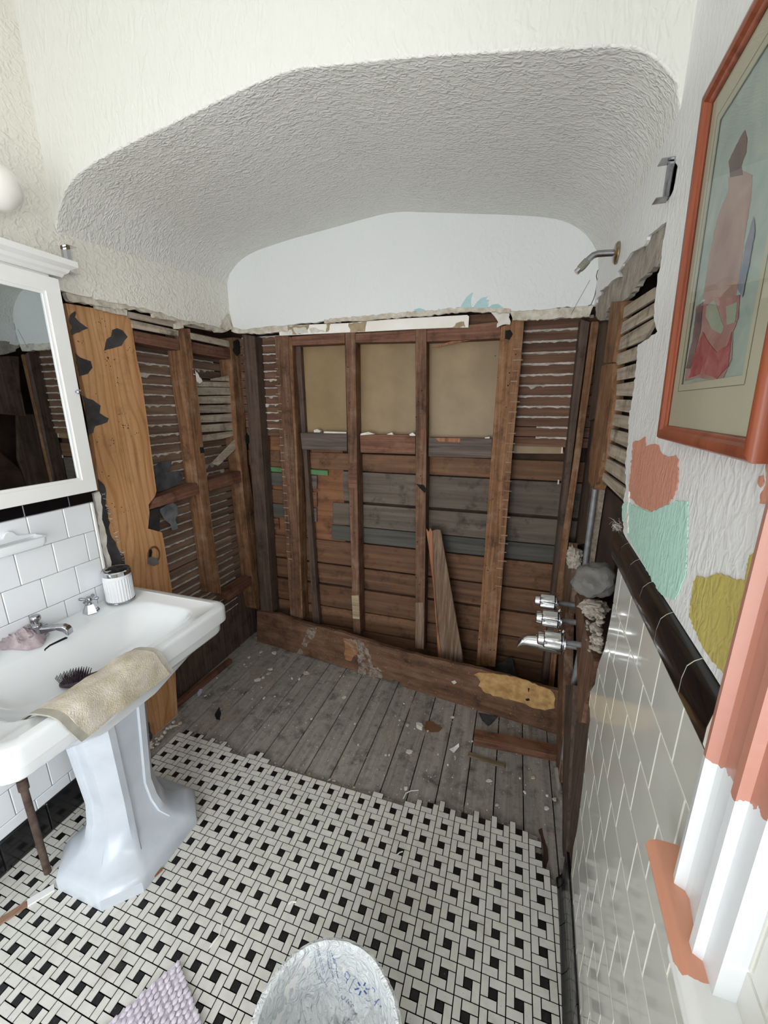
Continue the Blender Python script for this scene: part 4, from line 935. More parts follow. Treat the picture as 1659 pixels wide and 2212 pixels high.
# ---- soap dish on the tiles
sd_ = thing('soap_dish', 'white ceramic soap dish fixed to the tiles above the sink', 'soap dish', (.0, -.25, 1.13))
bm = BM(); add_loft(bm, [rrect(-.004, .060, -.325, -.180, .015, 1.130, rb=.004), rrect(-.004, .068, -.333, -.172, .018, 1.142, rb=.004), rrect(-.004, .070, -.335, -.170, .018, 1.162, rb=.004), rrect(.002, .063, -.327, -.178, .016, 1.164, rb=.006), rrect(.006, .058, -.321, -.184, .014, 1.152, rb=.01)], True, True, True); finish('tray', bm, m_por, sd_, smooth=True)
bm = BM(); add_loft(bm, [[Vector((.002, -.25+a*math.cos(t), 1.16+b*math.sin(t))) for t in [k*math.pi/12 for k in range(13)]] for a, b in ((.075, .0), (.07, .012))] , False)
bm.free(); bm = BM(); L = [(-.335, 1.155), (-.335, 1.166), (-.30, 1.170), (-.272, 1.176), (-.262, 1.192), (-.25, 1.197), (-.238, 1.192), (-.228, 1.176), (-.20, 1.170), (-.17, 1.166), (-.17, 1.155)]
add_poly(bm, [Vector((.010, y, z)) for y, z in L], (-.010, 0, 0)); finish('back_plate', bm, m_por, sd_, bevel=.003)

# ---- medicine cabinet
mc = thing('medicine_cabinet', 'white framed mirror cabinet hung on the wall above the sink', 'cabinet', (.0, -.28, 1.28))
Y0, Y1, Z0, Z1 = -.64, .043, 1.282, 2.028
bm = BM(); add_box(bm, .0005, .030, Y0+.01, Y1-.012, Z0+.006, Z1+.02); finish('case', bm, m_paintw, mc, bevel=.003)
dm = bpy.data.objects.new('door', None); 
bm = BM(); w = .048
for a, b, c_, d in ((Y0, Y1, Z0, Z0+w), (Y0, Y1, Z1-w, Z1), (Y0, Y0+w, Z0+w, Z1-w), (Y1-w, Y1, Z0+w, Z1-w)): add_box(bm, .031, .052, a, b, c_, d)
dr_ = finish('door', bm, m_paintw, mc)
bm = BM(); w2 = w+.010
for a, b, c_, d in ((Y0+w, Y1-w, Z0+w, Z0+w2), (Y0+w, Y1-w, Z1-w2, Z1-w), (Y0+w, Y0+w2, Z0+w2, Z1-w2), (Y1-w2, Y1-w, Z0+w2, Z1-w2)): add_box(bm, .034, .047, a, b, c_, d)
finish('bead', bm, m_paintw, dr_)
bm = BM(); add_box(bm, .036, .041, Y0+w, Y1-w, Z0+w, Z1-w); finish('mirror', bm, m_mirror, dr_)
kp = PX(.052).at(181, 847); bm = BM(); add_lathe(bm, [(.004, 0), (.004, .008), (.008, .012), (.009, .018), (.006, .022), (.001, .023)], (kp.x, Y1-.012, kp.z), (1,0,0), 16); finish('knob', bm, m_chromed, dr_, smooth=True)
bm = BM(); prof = [(0, 2.040), (.040, 2.040), (.046, 2.050), (.056, 2.056), (.062, 2.066), (.074, 2.072), (.082, 2.076), (.082, 2.094), (.0, 2.094)]
add_loft(bm, [[Vector((x, y + (x*.8 if y > 0 else 0), z)) for x, z in prof] for y in (Y0-.03, Y1-.008)], True, True, True); finish('cornice', bm, m_paintw, mc)

# ---- globe wall lamp
gp = PX(.10).at(-8, 402); lp = thing('wall_lamp', 'white opal globe lamp on the wall at the left edge', 'lamp', (0, gp.y, gp.z-.06))
bm = BM(); bmesh.ops.create_icosphere(bm, subdivisions=4, radius=.062, matrix=Matrix.Translation(gp)); finish('globe', bm, m_globe, lp, smooth=True)
bm = BM(); add_lathe(bm, [(.05, 0), (.048, .012), (.03, .03), (.03, .05), (.034, .052)], (0, gp.y, gp.z), (1,0,0), 24); finish('holder', bm, m_paintw, lp, smooth=True)

# ---- rod brackets
def bracket(name, label, frame, w, h, d, mat):
    o, ex, ey, ez = frame; M = Matrix(((ex.x, ey.x, ez.x, o.x), (ex.y, ey.y, ez.y, o.y), (ex.z, ey.z, ez.z, o.z), (0,0,0,1)))
    t = thing(name, label, 'bracket', o)
    bm = BM(); add_box(bm, 0, .002, -w/2, w/2, 0, h, M); finish('plate', bm, mat, t)
    for a in (0, h-.002): bm = BM(); add_box(bm, .002, d, -w/2, w/2, a, a+.002, M); finish('flange', bm, mat, t)
    bm = BM(); add_box(bm, .002, .010, -.003, .003, .004, h-.004, M); finish('rib', bm, mat, t)
bo = PX(0).at(150, 592); bracket('rod_bracket', 'small chrome rod bracket beside the cabinet cornice', (bo+Vector((.0005, 0, 0)), Vector((1,0,0)), Vector((0,1,0)), Vector((0,0,1))), .036, .088, .034, m_chrome)
bo = RP((1442,432)); bracket('rod_bracket', 'metal rod bracket with teal paint traces on the right wall', (bo+Vector((-.0005, 0, 0)), Vector((-1,0,0)), Vector((0,-1,0)), Vector((0,0,1))), .030, .075, .026, m_chromed)
slab('paint_trace', jag(k19([(1255,695),(1268,720),(1250,820),(1225,868),(1205,862),(1228,800)]), 4, 1, 6, True), PX(XR-.0), .001, plain('teal_paint', '2f7a68', '3f8a76', 20, .6), wr)

# ---- shower arm
sh = thing('shower_arm', 'bent chrome shower arm sticking out of the torn right wall', 'shower arm', (XR, .614, 2.06))
bm = BM(); add_tube(bm, [(XR+.02, .614, 2.100), (1.85, .614, 2.103), (1.822, .614, 2.104), (1.808, .614, 2.100), (1.796, .614, 2.090), (1.786, .614, 2.079)], .0105, 14); finish('pipe', bm, m_chromed, sh, smooth=True)
bm = BM(); add_tube(bm, [(1.792, .614, 2.086), (1.778, .614, 2.070), (1.770, .614, 2.062)], [.0125, .0135, .012], 14); finish('tape_wrap', bm, plain('thread_tape', '77776a', '8f8f80', 40, .8), sh, smooth=True)
bm = BM(); add_tube(bm, [(1.772, .614, 2.064), (1.760, .614, 2.052)], .0105, 14); finish('threaded_tip', bm, m_chrome, sh, smooth=True)
bm = BM(); add_lathe(bm, [(.034, 0), (.034, .004), (.028, .010), (.013, .014)], (XR-.002, .614, 2.100), (-1,0,0), 24); finish('escutcheon', bm, m_brass, sh, smooth=True)

# ---- tub valves and spout
tv = thing('tub_faucet', 'three chrome lobed handles and tub spout on the opened right wall', 'faucet', (XR, .51, .62))
for y, z in ((.36, .762), (.51, .770), (.66, .772)):
    bm = BM(); add_tube(bm, [(XR+.05, y, z), (1.815, y, z)], .011, 12); finish('stem_pipe', bm, m_galv, tv, smooth=True)
    bm = BM(); rings = []
    for x, r, dp in ((1.822, .030, .0), (1.818, .036, .02), (1.775, .035, .16), (1.764, .033, .16), (1.760, .024, .02), (1.742, .022, .02), (1.739, .017, 0)):
        rings.append([Vector((x, y+r*(1-dp*(.5+.5*math.cos(6*a)))*math.cos(a), z+r*(1-dp*(.5+.5*math.cos(6*a)))*math.sin(a))) for a in [k*math.pi/24 for k in range(48)]])
    add_loft(bm, rings, True, True, True); h = finish('handle', bm, m_chrome, tv, smooth=True)
    bm = BM(); add_lathe(bm, [(.044, 0), (.044, .004), (.034, .010)], (1.832, y, z), (-1,0,0), 24); finish('flange', bm, m_chrome, h, smooth=True)
bm = BM(); rings = []
for x, zc, rz, ry in ((1.845, .655, .036, .032), (1.80, .656, .034, .030), (1.75, .658, .030, .027), (1.715, .657, .025, .024), (1.695, .650, .021, .021), (1.682, .636, .017, .018), (1.678, .622, .010, .015)):
    rings.append([Vector((x, .51+ry*math.cos(a), zc+rz*math.sin(a))) for a in [k*math.pi/12 for k in range(24)]])
add_loft(bm, rings, True, True, True); finish('spout', bm, m_chrome, tv, smooth=True)
bm = BM(); add_tube(bm, [(XR+.06, .51, .665), (1.84, .51, .665)], .014, 12); add_tube(bm, [(XR+.03, .36, .762), (XR+.045, .45, .75), (XR+.045, .66, .75)], .016, 10); add_tube(bm, [(XR+.035, .50, .76), (XR+.035, .505, .66), (XR+.03, .51, .5), (XR+.03, .51, .0)], .013, 10); finish('valve_body', bm, m_galv, tv, smooth=True)
rp = thing('riser_pipe', 'grey riser pipe rising in the opened right wall', 'pipe', (XR+.03, .615, .9))
bm = BM(); add_tube(bm, [(XR+.03, .62, .80), (XR+.028, .612, 1.28), (XR+.05, .61, 2.0)], .0105, 12); finish('tube', bm, m_galv, rp, smooth=True)

# ---- framed watercolour
def prow(y, z): 
    t = (z-1.545)/.51; return Vector((xr(y) - .006 - .016*t, y, z))
pf = thing('framed_watercolour', 'cherry framed watercolour of a seated figure seen from behind', 'picture', (xr(-.4)-.02, -.4, 1.545))
PA, PB, PC = prow(-.224, 1.545), prow(-.585, 1.545), prow(-.224, 2.055)
pn = (PB-PA).cross(PC-PA).normalized(); pn = pn if pn.x < 0 else -pn
def fr(p, q, inward):
    """one mitred frame member with a rounded profile"""
    d = (q-p).normalized(); rings = []
    pr = [(0, 0), (0, .014), (.003, .018), (.009, .0195), (.015, .018), (.018, .013), (.021, .012), (.024, .008), (.024, 0)]
    for e, s in ((p, 1), (q, -1)): rings.append([e + inward*a + d*s*a + pn*b for a, b in pr])
    bm = BM(); add_loft(bm, rings, True, True, True); return finish('frame_rail', bm, m_frame, pf, smooth=True)
A, B_, Cc, D = prow(-.224, 1.545), prow(-.585, 1.545), prow(-.585, 2.055), prow(-.224, 2.055)
ey, ez = (B_-A).normalized(), (D-A).normalized()
fr(A, B_, ez); fr(B_, Cc, -ey); fr(Cc, D, -ez); fr(D, A, ey)
def ppl(off): return Plane(A + pn*off, pn)
def rect(a, b, c_, d, off): return [A + ey*x + ez*z + pn*off for x, z in ((a, c_), (b, c_), (b, d), (a, d))]
WF, HF = (B_-A).length, (D-A).length
bm = BM(); add_poly(bm, rect(.02, WF-.02, .02, HF-.02, .002), pn*.002); finish('backing', bm, m_matb, pf)
def wash(name, c1, c2, c3, scale=14):
    nt = NT(name); v = coords(nt); n = noise_n(nt, v, scale, 5, .6, .8)
    nt.l(ramp(nt, n, [(.3, lin(c1)), (.5, lin(c2)), (.72, lin(c3))]), nt.b.inputs['Base Color']); nt.b.inputs['Roughness'].default_value = .9; return nt.m
prt = finish('print', (lambda b: (add_poly(b, rect(.058, WF-.075, .085, HF-.06, .0042), pn*.0004), b)[1])(BM()), wash('blue_green_wash', 'aec6be', 'c2d3ca', 'd4ded2'), pf)
def pshape(L, mat, off): 
    bm = BM(); add_poly(bm, [ppl(off).at(*p) for p in jag(k16(L), 6, .6, 5, True)], pn*.0004); finish('painted_shape', bm, mat, prt)
pshape([(440,1300),(470,1100),(500,960),(520,900),(550,830),(550,770),(610,740),(655,760),(650,860),(640,920),(620,1040),(600,1200),(580,1300),(500,1310)], wash('flesh_wash', 'b3948a', 'c4a89c', 'd3bbae'), .0046)
pshape([(558,770),(552,700),(580,640),(600,600),(622,565),(632,600),(628,660),(605,720),(612,760)], wash('hair_wash', '6f5a55', '836c66', '9a8178'), .005)
pshape([(410,1330),(470,1290),(560,1290),(600,1280),(595,1380),(570,1440),(565,1560),(530,1640),(480,1650),(420,1640),(360,1655),(370,1600),(400,1520)], wash('rose_wash', 'b07a78', 'c49896', 'd2b4ae'), .005)
pshape([(455,1330),(490,1300),(530,1420),(520,1450),(480,1430),(450,1370)], wash('pale_green_wash', 'a8b8a4', 'b8c6b2', 'c6d0be'), .0054)
pshape([(540,1330),(590,1310),(580,1400),(545,1410)], wash('pale_green_wash', 'a8b8a4', 'b8c6b2', 'c6d0be'), .0054)
pshape([(380,1640),(400,1550),(440,1440),(460,1480),(500,1530),(545,1500),(565,1440),(550,1590),(500,1645),(440,1620)], wash('red_wash', 'b0525a', 'c47076', 'd29492', 30), .0058)
pshape([(365,1600),(395,1470),(410,1340),(440,1310),(430,1430),(400,1560),(385,1600)], wash('shadow_wash', '77656a', '8f7c80', 'a59094'), .0056)
pshape([(590,1250),(625,1060),(660,940),(665,1000),(640,1150),(610,1290)], wash('lilac_wash', '8a93a8', '9aa2b4', 'b0b6c2'), .0056)
bm = BM(); mo, mi = (.02, WF-.02, .02, HF-.02), (.062, WF-.08, .09, HF-.065)
for a in ((mo[0], mi[0], mo[2], mo[3]), (mi[1], mo[1], mo[2], mo[3]), (mi[0], mi[1], mo[2], mi[2]), (mi[0], mi[1], mi[3], mo[3])): add_poly(bm, rect(a[0], a[1], a[2], a[3], .0062), pn*.0012)
mt = finish('mat_board', bm, m_matb, pf)
bm = BM(); q = .010
for a in ((mi[0]-q-.001, mi[0]-q, mi[2]-q, mi[3]+q), (mi[1]+q, mi[1]+q+.001, mi[2]-q, mi[3]+q), (mi[0]-q, mi[1]+q, mi[2]-q-.001, mi[2]-q), (mi[0]-q, mi[1]+q, mi[3]+q, mi[3]+q+.001)): add_poly(bm, rect(a[0], a[1], a[2], a[3], .0075), pn*.0003)
finish('ruled_line', bm, plain('pencil_line', '8f9484', rough=.8), mt)
nt = NT('picture_glass'); nt.t.nodes.remove(nt.b); tr = nt.n('ShaderNodeBsdfTransparent'); gl = nt.n('ShaderNodeBsdfGlossy'); gl.inputs['Roughness'].default_value = .02; fz = nt.n('ShaderNodeFresnel'); mx = nt.n('ShaderNodeMixShader')
fz.inputs['IOR'].default_value = 1.3; nt.l(fz.outputs[0], mx.inputs[0]); nt.l(tr.outputs[0], mx.inputs[1]); nt.l(gl.outputs[0], mx.inputs[2]); nt.l(mx.outputs[0], nt.t.nodes['Material Output'].inputs[0]); m_glass = nt.m
gme = bpy.data.meshes.new('glass'); gv = rect(.02, WF-.02, .02, HF-.02, .0095); gb = WL[pf.name]
gf = (0, 1, 2, 3) if (gv[1]-gv[0]).cross(gv[2]-gv[1]).dot(pn) > 0 else (3, 2, 1, 0)
gme.from_pydata([p-gb for p in gv], [], [gf]); gme.materials.append(m_glass); link('glass', gme, gb, pf)

# ---- loose timber
ca, cb = PZ(-.02).at(555, 1386), PZ(-.02).at(1213, 1590)
PC_ = P3(ca, cb, cb + Vector((0, 0, 1)))
pl = thing('long_plank', 'long dark brown plank standing on edge across the back of the alcove', 'plank', (ca+cb)/2)
top = jag([(555,1320),(600,1326),(630,1337),(680,1352),(745,1368),(800,1385),(860,1403),(920,1420),(985,1435),(1040,1446),(1100,1462),(1150,1478),(1195,1490)], 12, 1.6, 51)
bm = BM(); add_poly(bm, [PC_.at(*p) for p in top + [(1218,1494),(1213,1590),(1150,1572),(1000,1527),(872,1484),(866,1474),(852,1468),(842,1472),(700,1428),(600,1398),(555,1386)]], -PC_.n*.022); finish('plank', bm, m_curb, pl, bevel=.001)
bm = BM(); add_poly(bm, [PC_.off(.004).at(*p) for p in jag(k10([(742,190),(800,178),(900,188),(1000,205),(1090,225),(1180,255),(1290,300),(1320,340),(1322,430),(1270,440),(1190,435),(1110,400),(1020,375),(960,365),(880,345),(810,310),(775,270),(790,240)]), 7, 2.2, 52, True)], -PC_.n*.005); o = finish('torn_patch', bm, m_fibre, pl); o['label'] = 'pale torn fibre patch'
for L in ([(1110,365),(1135,360),(1145,375),(1120,380)], [(1130,285),(1142,290),(1138,318),(1130,310)]):
    bm = BM(); add_poly(bm, [PC_.off(.0045).at(*p) for p in jag(k10(L), 4, 1, 2, True)], -PC_.n*.001); finish('hole', bm, m_black, pl)
for L, m in ((k9([(1080,15),(1140,20),(1120,80),(1060,150),(1035,200),(1000,190),(1050,110)]), m_dust), (k9([(1310,90),(1420,95),(1470,170),(1500,260),(1480,330),(1400,310),(1400,200)]), m_dust), (k9([(1480,270),(1560,280),(1560,340),(1470,335)]), m_dust), (k9([(1310,85),(1385,100),(1400,170),(1360,230),(1320,220)]), m_curbtop), (k10([(580,240),(605,232),(618,248),(598,260)]), m_whitechip)):
    bm = BM(); add_poly(bm, [PC_.off(.0012 if m is not m_curbtop else .0006).at(*p) for p in jag(L, 5, 2, 3, True)], -PC_.n*.001); finish('smear', bm, m, pl)
def lean(name, label, L, mat, ytop, ybot, th):
    pts = k7(L); P = P3((0, ytop, .93), (1, ytop, .93), (.5, ybot, 0)); P = Plane((0, ytop, .93), (0, -.93, -(ytop-ybot)*-1 if False else (ytop-ybot)*1.0))
    P = Plane((0, ytop, .93), Vector((0, -.93, (ytop-ybot))))
    bm = BM(); add_poly(bm, [P.at(*p) for p in pts], -P.n*th); return tag(finish(name, bm, mat, None, bevel=.001), label, 'plank', 'loose boards leaning in the stud bay')
lean('leaning_board', 'weathered grey board leaning between the studs behind the long plank', [(812,184),(840,176),(862,180),(880,280),(915,480),(950,680),(985,880),(998,965),(1010,1050),(890,1050),(868,925),(850,780),(828,500)], m_lean, YB+.012, .985, .018)
lean('leaning_board', 'thin red-brown splintered strip leaning beside the weathered board', [(775,172),(790,190),(800,165),(812,190),(822,420),(835,640),(850,800),(868,930),(880,1040),(855,1040),(838,800),(818,520),(795,320)], m_leanr, YB+.02, .995, .012)
def floor_board(name, label, a, b, w, h, mat, cat='board', z=-.0185):
    a, b = PZ(z).at(*a), PZ(z).at(*b); d = (b-a).normalized(); s = Vector((-d.y, d.x, 0)); 
    bm = BM(); add_poly(bm, [a, b, b+s*w, a+s*w], (0, 0, h)); return tag(finish(name, bm, mat, None, bevel=.0015), label, cat)
floor_board('floor_block', 'dark brown timber block lying near the right wall', (1023,1610), (1213,1648), .07, .036, m_blockx)
floor_board('lath_fragment', 'short grey lath fragment on the subfloor before the dark block', k10([(695,778)])[0], k10([(962,868)])[0], .026, .007, m_frag)
floor_board('floor_cleat', 'narrow brown cleat along the foot of the left studs', (384,1530), (502,1432), .03, .03, m_blocky)
bm = BM(); add_poly(bm, [PY(YB+.06).at(*p) for p in jag(k7([(1190,990),(1240,965),(1285,938),(1300,985),(1312,1052),(1260,1075),(1205,1060)]), 6, 1.5, 3, True)], (0, .006, 0)); tag(finish('tar_paper_sheet', bm, m_tar, None), 'torn black tar paper sheet behind the long plank', 'tar paper')
floor_board('paint_stirrer', 'flat wooden stick with a white painted end beside the sink pedestal', (-60,2040), (60,1960), .024, .006, wood('bare_stick', 'a07a60', 'b8927a', 'caa88e', 'y', 60, .8), 'stick', .0005)
st_ = bpy.data.objects['paint_stirrer']
a, b = PZ(.0005).at(60, 1960), PZ(.0005).at(118, 1925); d = (b-a).normalized(); s = Vector((-d.y, d.x, 0)); bm = BM(); add_poly(bm, [a, b, b+s*.024, a+s*.024], (0, 0, .0065)); finish('painted_end', bm, m_paintw, st_)
o = floor_board('wood_sliver', 'thin wood sliver against the right side of the pedestal foot', (318,1912), (352,1880), .008, .01, m_leanr, 'sliver', .0005)

# ---- mortar lumps and rubble in the right wall
def lump(name, label, u, v, x, r, mat, seed, rough=.10):
    c_ = PX(x).at(u, v); bm = BM(); bmesh.ops.create_icosphere(bm, subdivisions=4, radius=1)
    for w in bm.verts:
        d = w.co.copy(); k = 1 + .30*noise.noise(d*1.5 + Vector((seed, 3, 1))) + rough*noise.noise(d*4.2 + Vector((1, seed, 2))) + rough*.3*noise.noise(d*12)
        w.co = c_ + Vector((d.x*k*r[0], d.y*k*r[1], d.z*k*r[2]))
    return tag(finish(name, bm, mat, None, smooth=True), label, 'mortar')
lump('mortar_lump', 'large smooth grey mortar lump wedged in the right wall', 1284, 1252, XR-.006, (.062, .055, .055), m_mortar, 2)
lump('mortar_lump', 'pale broken mortar lump just below the large grey one', 1282, 1312, XR-.002, (.040, .035, .022), m_rubble, 4, .25)
lump('mortar_lump', 'jagged pale mortar fragment beside the riser pipe', 1240, 1205, XR-.008, (.028, .03, .045), m_rubble, 6, .4)
bm = BM(); rr = random.Random(12)
for t in range(130):
    s = rr.random(); p = PX(XR+.012+rr.uniform(-.01, .01)).at(*k11([(440+s*110+rr.uniform(-10, 235-s*140), 1020+s*520)])[0]); stone(bm, p, rr.uniform(.006, .013), rr, .8)
o = finish('mortar_rubble', bm, m_rubble, None, recentre=False); tag(o, 'heap of small mortar rubble wedged behind the ivory tiles', 'rubble', kind='stuff')

# ---- plaster chips and scraps on the subfloor
def chip(u, v, r, mat, seed, h=.006, z=-.0185):
    rr = random.Random(seed); p = PZ(z).at(u, v); n = rr.randint(5, 8); a0 = rr.uniform(0, 6.28); el = rr.uniform(.55, 1); an = rr.uniform(0, 3.1)
    P = []
    for k in range(n):
        a = a0 + k*6.283/n; q = r*rr.uniform(.65, 1.15); x, y = q*math.cos(a), q*el*math.sin(a); P.append(p + Vector((x*math.cos(an)-y*math.sin(an), x*math.sin(an)+y*math.cos(an), 0)))
    bm = BM(); add_poly(bm, P, (0, 0, h)); return finish('plaster_chip', bm, mat, None, bevel=.0012)
chips = [k9([q])[0] + (r,) for q, r in (((595,145), .011), ((655,118), .008), ((782,175), .017), ((868,182), .018), ((705,210), .013), ((675,255), .01), ((688,268), .008), ((842,285), .016), ((832,312), .017), ((762,352), .026), ((795,340), .014), ((1072,308), .024), ((980,345), .011), ((1026,350), .01), ((725,475), .007), ((800,470), .014), ((785,402), .006), ((870,460), .007), ((725,530), .006), ((1315,465), .015), ((1382,635), .009), ((1405,770), .008), ((1105,605), .007), ((610,410), .008), ((1290,330), .007), ((425,455), .01), ((500,340), .006), ((1580,835), .006), ((1310,858), .006))]
chips += [k10([q])[0] + (r,) for q, r in (((590,500), .014), ((265,555), .01), ((412,597), .007), ((280,745), .018), ((555,840), .006), ((850,955), .016), ((1165,930), .011), ((1268,1062), .007), ((1320,1090), .012), ((1105,1035), .009), ((905,1130), .01), ((240,400), .006), ((255,1010), .013), ((700,1122), .005), ((485,765), .008), ((210,520), .007), ((135,770), .006), ((730,670), .005), ((1260,1150), .011), ((1072,938), .005))]
def chip_kind(u, r):
    zone = 'beside the narrow left cleat' if u < 520 else 'left of the brown paper scrap' if u < 900 else 'right of the brown paper scrap'
    return ('broad flat' if r >= .016 else 'small' if r >= .009 else 'tiny'), zone
ORD = ['first', 'second', 'third', 'fourth', 'fifth', 'sixth', 'seventh', 'eighth', 'ninth', 'tenth', 'eleventh', 'twelfth', 'thirteenth', 'fourteenth', 'fifteenth', 'sixteenth']
seen = {}
for n, (u, v, r) in enumerate(sorted(chips)):
    size, zone = chip_kind(u, r); k = seen.get((size, zone), 0); seen[(size, zone)] = k+1
    tag(chip(u, v, r, m_whitechip if n % 3 else m_broken, 300+n, R.uniform(.003, .008)), '%s from the left of the %s plaster chips %s' % (ORD[k], size, zone), 'plaster chip', '%s plaster chips %s' % (size, zone.split(',')[0]))
o = chip(*k10([(352,572)])[0], .024, m_whitechip, 77, .022); o.name = 'plaster_rock'; tag(o, 'largest white plaster rock near the brown paper scrap on the subfloor', 'plaster')
bm = BM(); add_poly(bm, [PZ(-.0185).at(*p) for p in k10([(385,575),(400,525),(450,530),(480,560),(515,575),(490,600),(440,605),(400,600)])], (0, 0, .003)); tag(finish('paper_scrap', bm, plain('brown_paper', '6a4a30', '7d5a3c', 20, .9), None), 'brown paper scrap beside the white plaster rock', 'paper')
bm = BM(); P = [PZ(-.0185).at(*p) for p in k10([(565,725),(600,710),(632,708),(636,725),(598,752)])]; P[2].z += .02; P[3].z += .015; add_poly(bm, P, (0, 0, .002)); tag(finish('paper_scrap', bm, m_paintw, None), 'folded white paper scrap above the short lath fragment', 'paper')
bm = BM(); add_poly(bm, [PZ(-.0185).at(*p) for p in k10([(775,465),(915,490),(870,540),(845,560),(800,520)])], (0, 0, .003)); tag(finish('felt_scrap', bm, m_felt, None), 'dark grey felt scrap poking out from under the long plank', 'felt')
bm = BM(); add_poly(bm, [PZ(-.0185).at(*p) for p in jag(k9([(515,525),(525,560),(518,610),(495,605),(485,575),(500,550)]), 5, 1, 2, True)], (0, 0, .003)); tag(finish('felt_scrap', bm, m_black, None), 'small black felt scrap near the corner of the tiled floor', 'felt')
bm = BM(); add_poly(bm, [PZ(-.0185).at(*p) for p in k9([(375,440),(390,415),(408,415),(402,435),(380,462)])], (0, 0, .006)); tag(finish('paper_scrap', bm, plain('lilac_paper', 'b8b8d8', 'c8c8e4', 20, .8), None), 'lilac white paper scrap beside the narrow cleat', 'paper')
for L, lb in (([(235,1082),(255,1045),(290,1028),(345,1020)], 'curled white plastic sliver at the edge of the tiled floor'), ([(605,775),(612,790),(606,806)], 'tiny white plastic sliver beside the short lath fragment')):
    bm = BM(); P = [PZ(-.015).at(*p) for p in k10(L)]; add_tube(bm, [p + Vector((0, 0, .004*math.sin(i))) for i, p in enumerate(P)], .0022, 6); tag(finish('plastic_sliver', bm, m_paintw, None, smooth=True), lb, 'plastic')
for L, lb in (([(595,475),(620,440),(650,400),(668,325)], 'long clear plastic sliver on the tiles in front of the pedestal'), ([(1002,245),(1020,230),(1044,234)], 'small clear plastic sliver on the tiles between the bin and the pedestal')):
    bm = BM(); P = [PZ(.003).at(200+x/2.37, 1850+y/2.37) for x, y in L]; add_tube(bm, resample(P, 9), [.001, .003, .0035, .003, .002, .002, .003, .003, .001], 6); tag(finish('plastic_sliver', bm, m_paintw, None, smooth=True), lb, 'plastic')
bm = BM(); P = [PZ(.003).at(*p) for p in k10([(190,1482),(210,1465),(232,1458)])]; add_tube(bm, P, .002, 6); tag(finish('plastic_sliver', bm, m_paintw, None, smooth=True), 'short white plastic sliver lying on a black floor tile', 'plastic')

# ---- bath mat
mtt = thing('bath_mat', 'lilac white bobbled bath mat at the bottom edge', 'bath mat', (.8, -.85, 0))
c0 = Vector((.772, -.500, .0)); ea = Vector((.89, -.456, 0)).normalized(); eb = Vector((-ea.y*-1 if False else ea.y, -ea.x, 0)); eb = Vector((-.456, -.89, 0)).normalized()
bm = BM(); add_poly(bm, [c0+Vector((0,0,.001)), c0+ea*.42+Vector((0,0,.001)), c0+ea*.42+eb*.62+Vector((0,0,.001)), c0+eb*.62+Vector((0,0,.001))], (0, 0, .006)); finish('base', bm, m_mat, mtt)
bm = BM(); rr = random.Random(15); T = BM(); bmesh.ops.create_icosphere(T, subdivisions=1, radius=1); tv_ = [v.co.copy() for v in T.verts]; tf = [[v.index for v in f.verts] for f in T.faces]; T.verts.index_update(); tf = [[v.index for v in f.verts] for f in T.faces]; T.free()
for i in range(27):
    for j in range(40):
        p = c0 + ea*(.006+i*.0155+(.0075 if j % 2 else 0)+rr.uniform(-.002, .002)) + eb*(.006+j*.0155+rr.uniform(-.002, .002)) + Vector((0, 0, .009+rr.uniform(-.001, .002)))
        a = rr.uniform(-.5, .5)+1.0; ca_, sa = math.cos(a), math.sin(a); V = []
        for q in tv_:
            x, y, z = q.x*.0102, q.y*.0072, q.z*.0070; w = ea*(x*ca_-y*sa) + eb*(x*sa+y*ca_) + Vector((0, 0, z)); V.append(bm.verts.new(p+w))
        for f in tf: bm.faces.new([V[k] for k in f])
tag(finish('bobbles', bm, m_mat, mtt, smooth=True, recentre=False), kind='stuff')

# ---- waste bin with plastic liner
bc = Vector((1.312, -.602, 0)); BR_ = .160; ZR = .28
wb_ = thing('waste_bin', 'white round waste bin lined with a crumpled plastic bag', 'bin', bc)
bm = BM(); add_lathe(bm, [(.118, 0), (.122, .004), (BR_-.003, ZR-.012), (BR_+.004, ZR-.010), (BR_+.004, ZR), (BR_-.004, ZR), (BR_-.008, ZR-.02), (.115, .006)], bc, seg=48); finish('bucket', bm, m_paintw, wb_, smooth=True)
nt = NT('clear_bag_film'); nt.b.inputs['Base Color'].default_value = lin('f0f6f8'); nt.b.inputs['Roughness'].default_value = .18; nt.b.inputs['Transmission Weight'].default_value = 0
nt.b.inputs['Alpha'].default_value = .85; nt.b.inputs['Subsurface Weight'].default_value = 0
vv = coords(nt); bump(nt, noise_n(nt, vv, 30, 3, .55, 2.5), .8, .016); m_bag = nt.m
bm = BM(); rings = []; NS = 180
def bagp(a, r, z, amp, s):
    d = Vector((math.cos(a), math.sin(a), 0)); q = Vector((d.x*3.2, d.y*3.2, s))
    n = noise.noise(q) + .5*noise.noise(q*2.6); f = 1-2*abs(noise.noise(q*3.1 + Vector((4, 1, 2)))); n += .45*f
    return bc + d*(r + amp*n) + Vector((0, 0, z + amp*(.8*noise.noise(Vector((d.x*5, d.y*5, s+7))) + .5*f)))
prb = ((BR_+.004, ZR-.075, .012, 1), (BR_+.009, ZR-.045, .008, 1.1), (BR_+.009, ZR-.015, .004, 1.2), (BR_+.008, ZR+.002, .0022, 1.3), (BR_+.001, ZR+.006, .0018, 1.35), (BR_-.007, ZR+.002, .002, 1.4), (BR_-.012, ZR-.03, .004, 1.7), (BR_-.017, ZR-.06, .006, 2.0), (BR_-.024, ZR-.09, .009, 2.4), (BR_-.034, ZR-.12, .013, 2.9), (BR_-.05, ZR-.14, .018, 3.6), (BR_-.075, ZR-.148, .022, 4.6), (BR_-.105, ZR-.145, .022, 5.8), (BR_-.135, ZR-.14, .014, 7), (.008, ZR-.145, .002, 8))
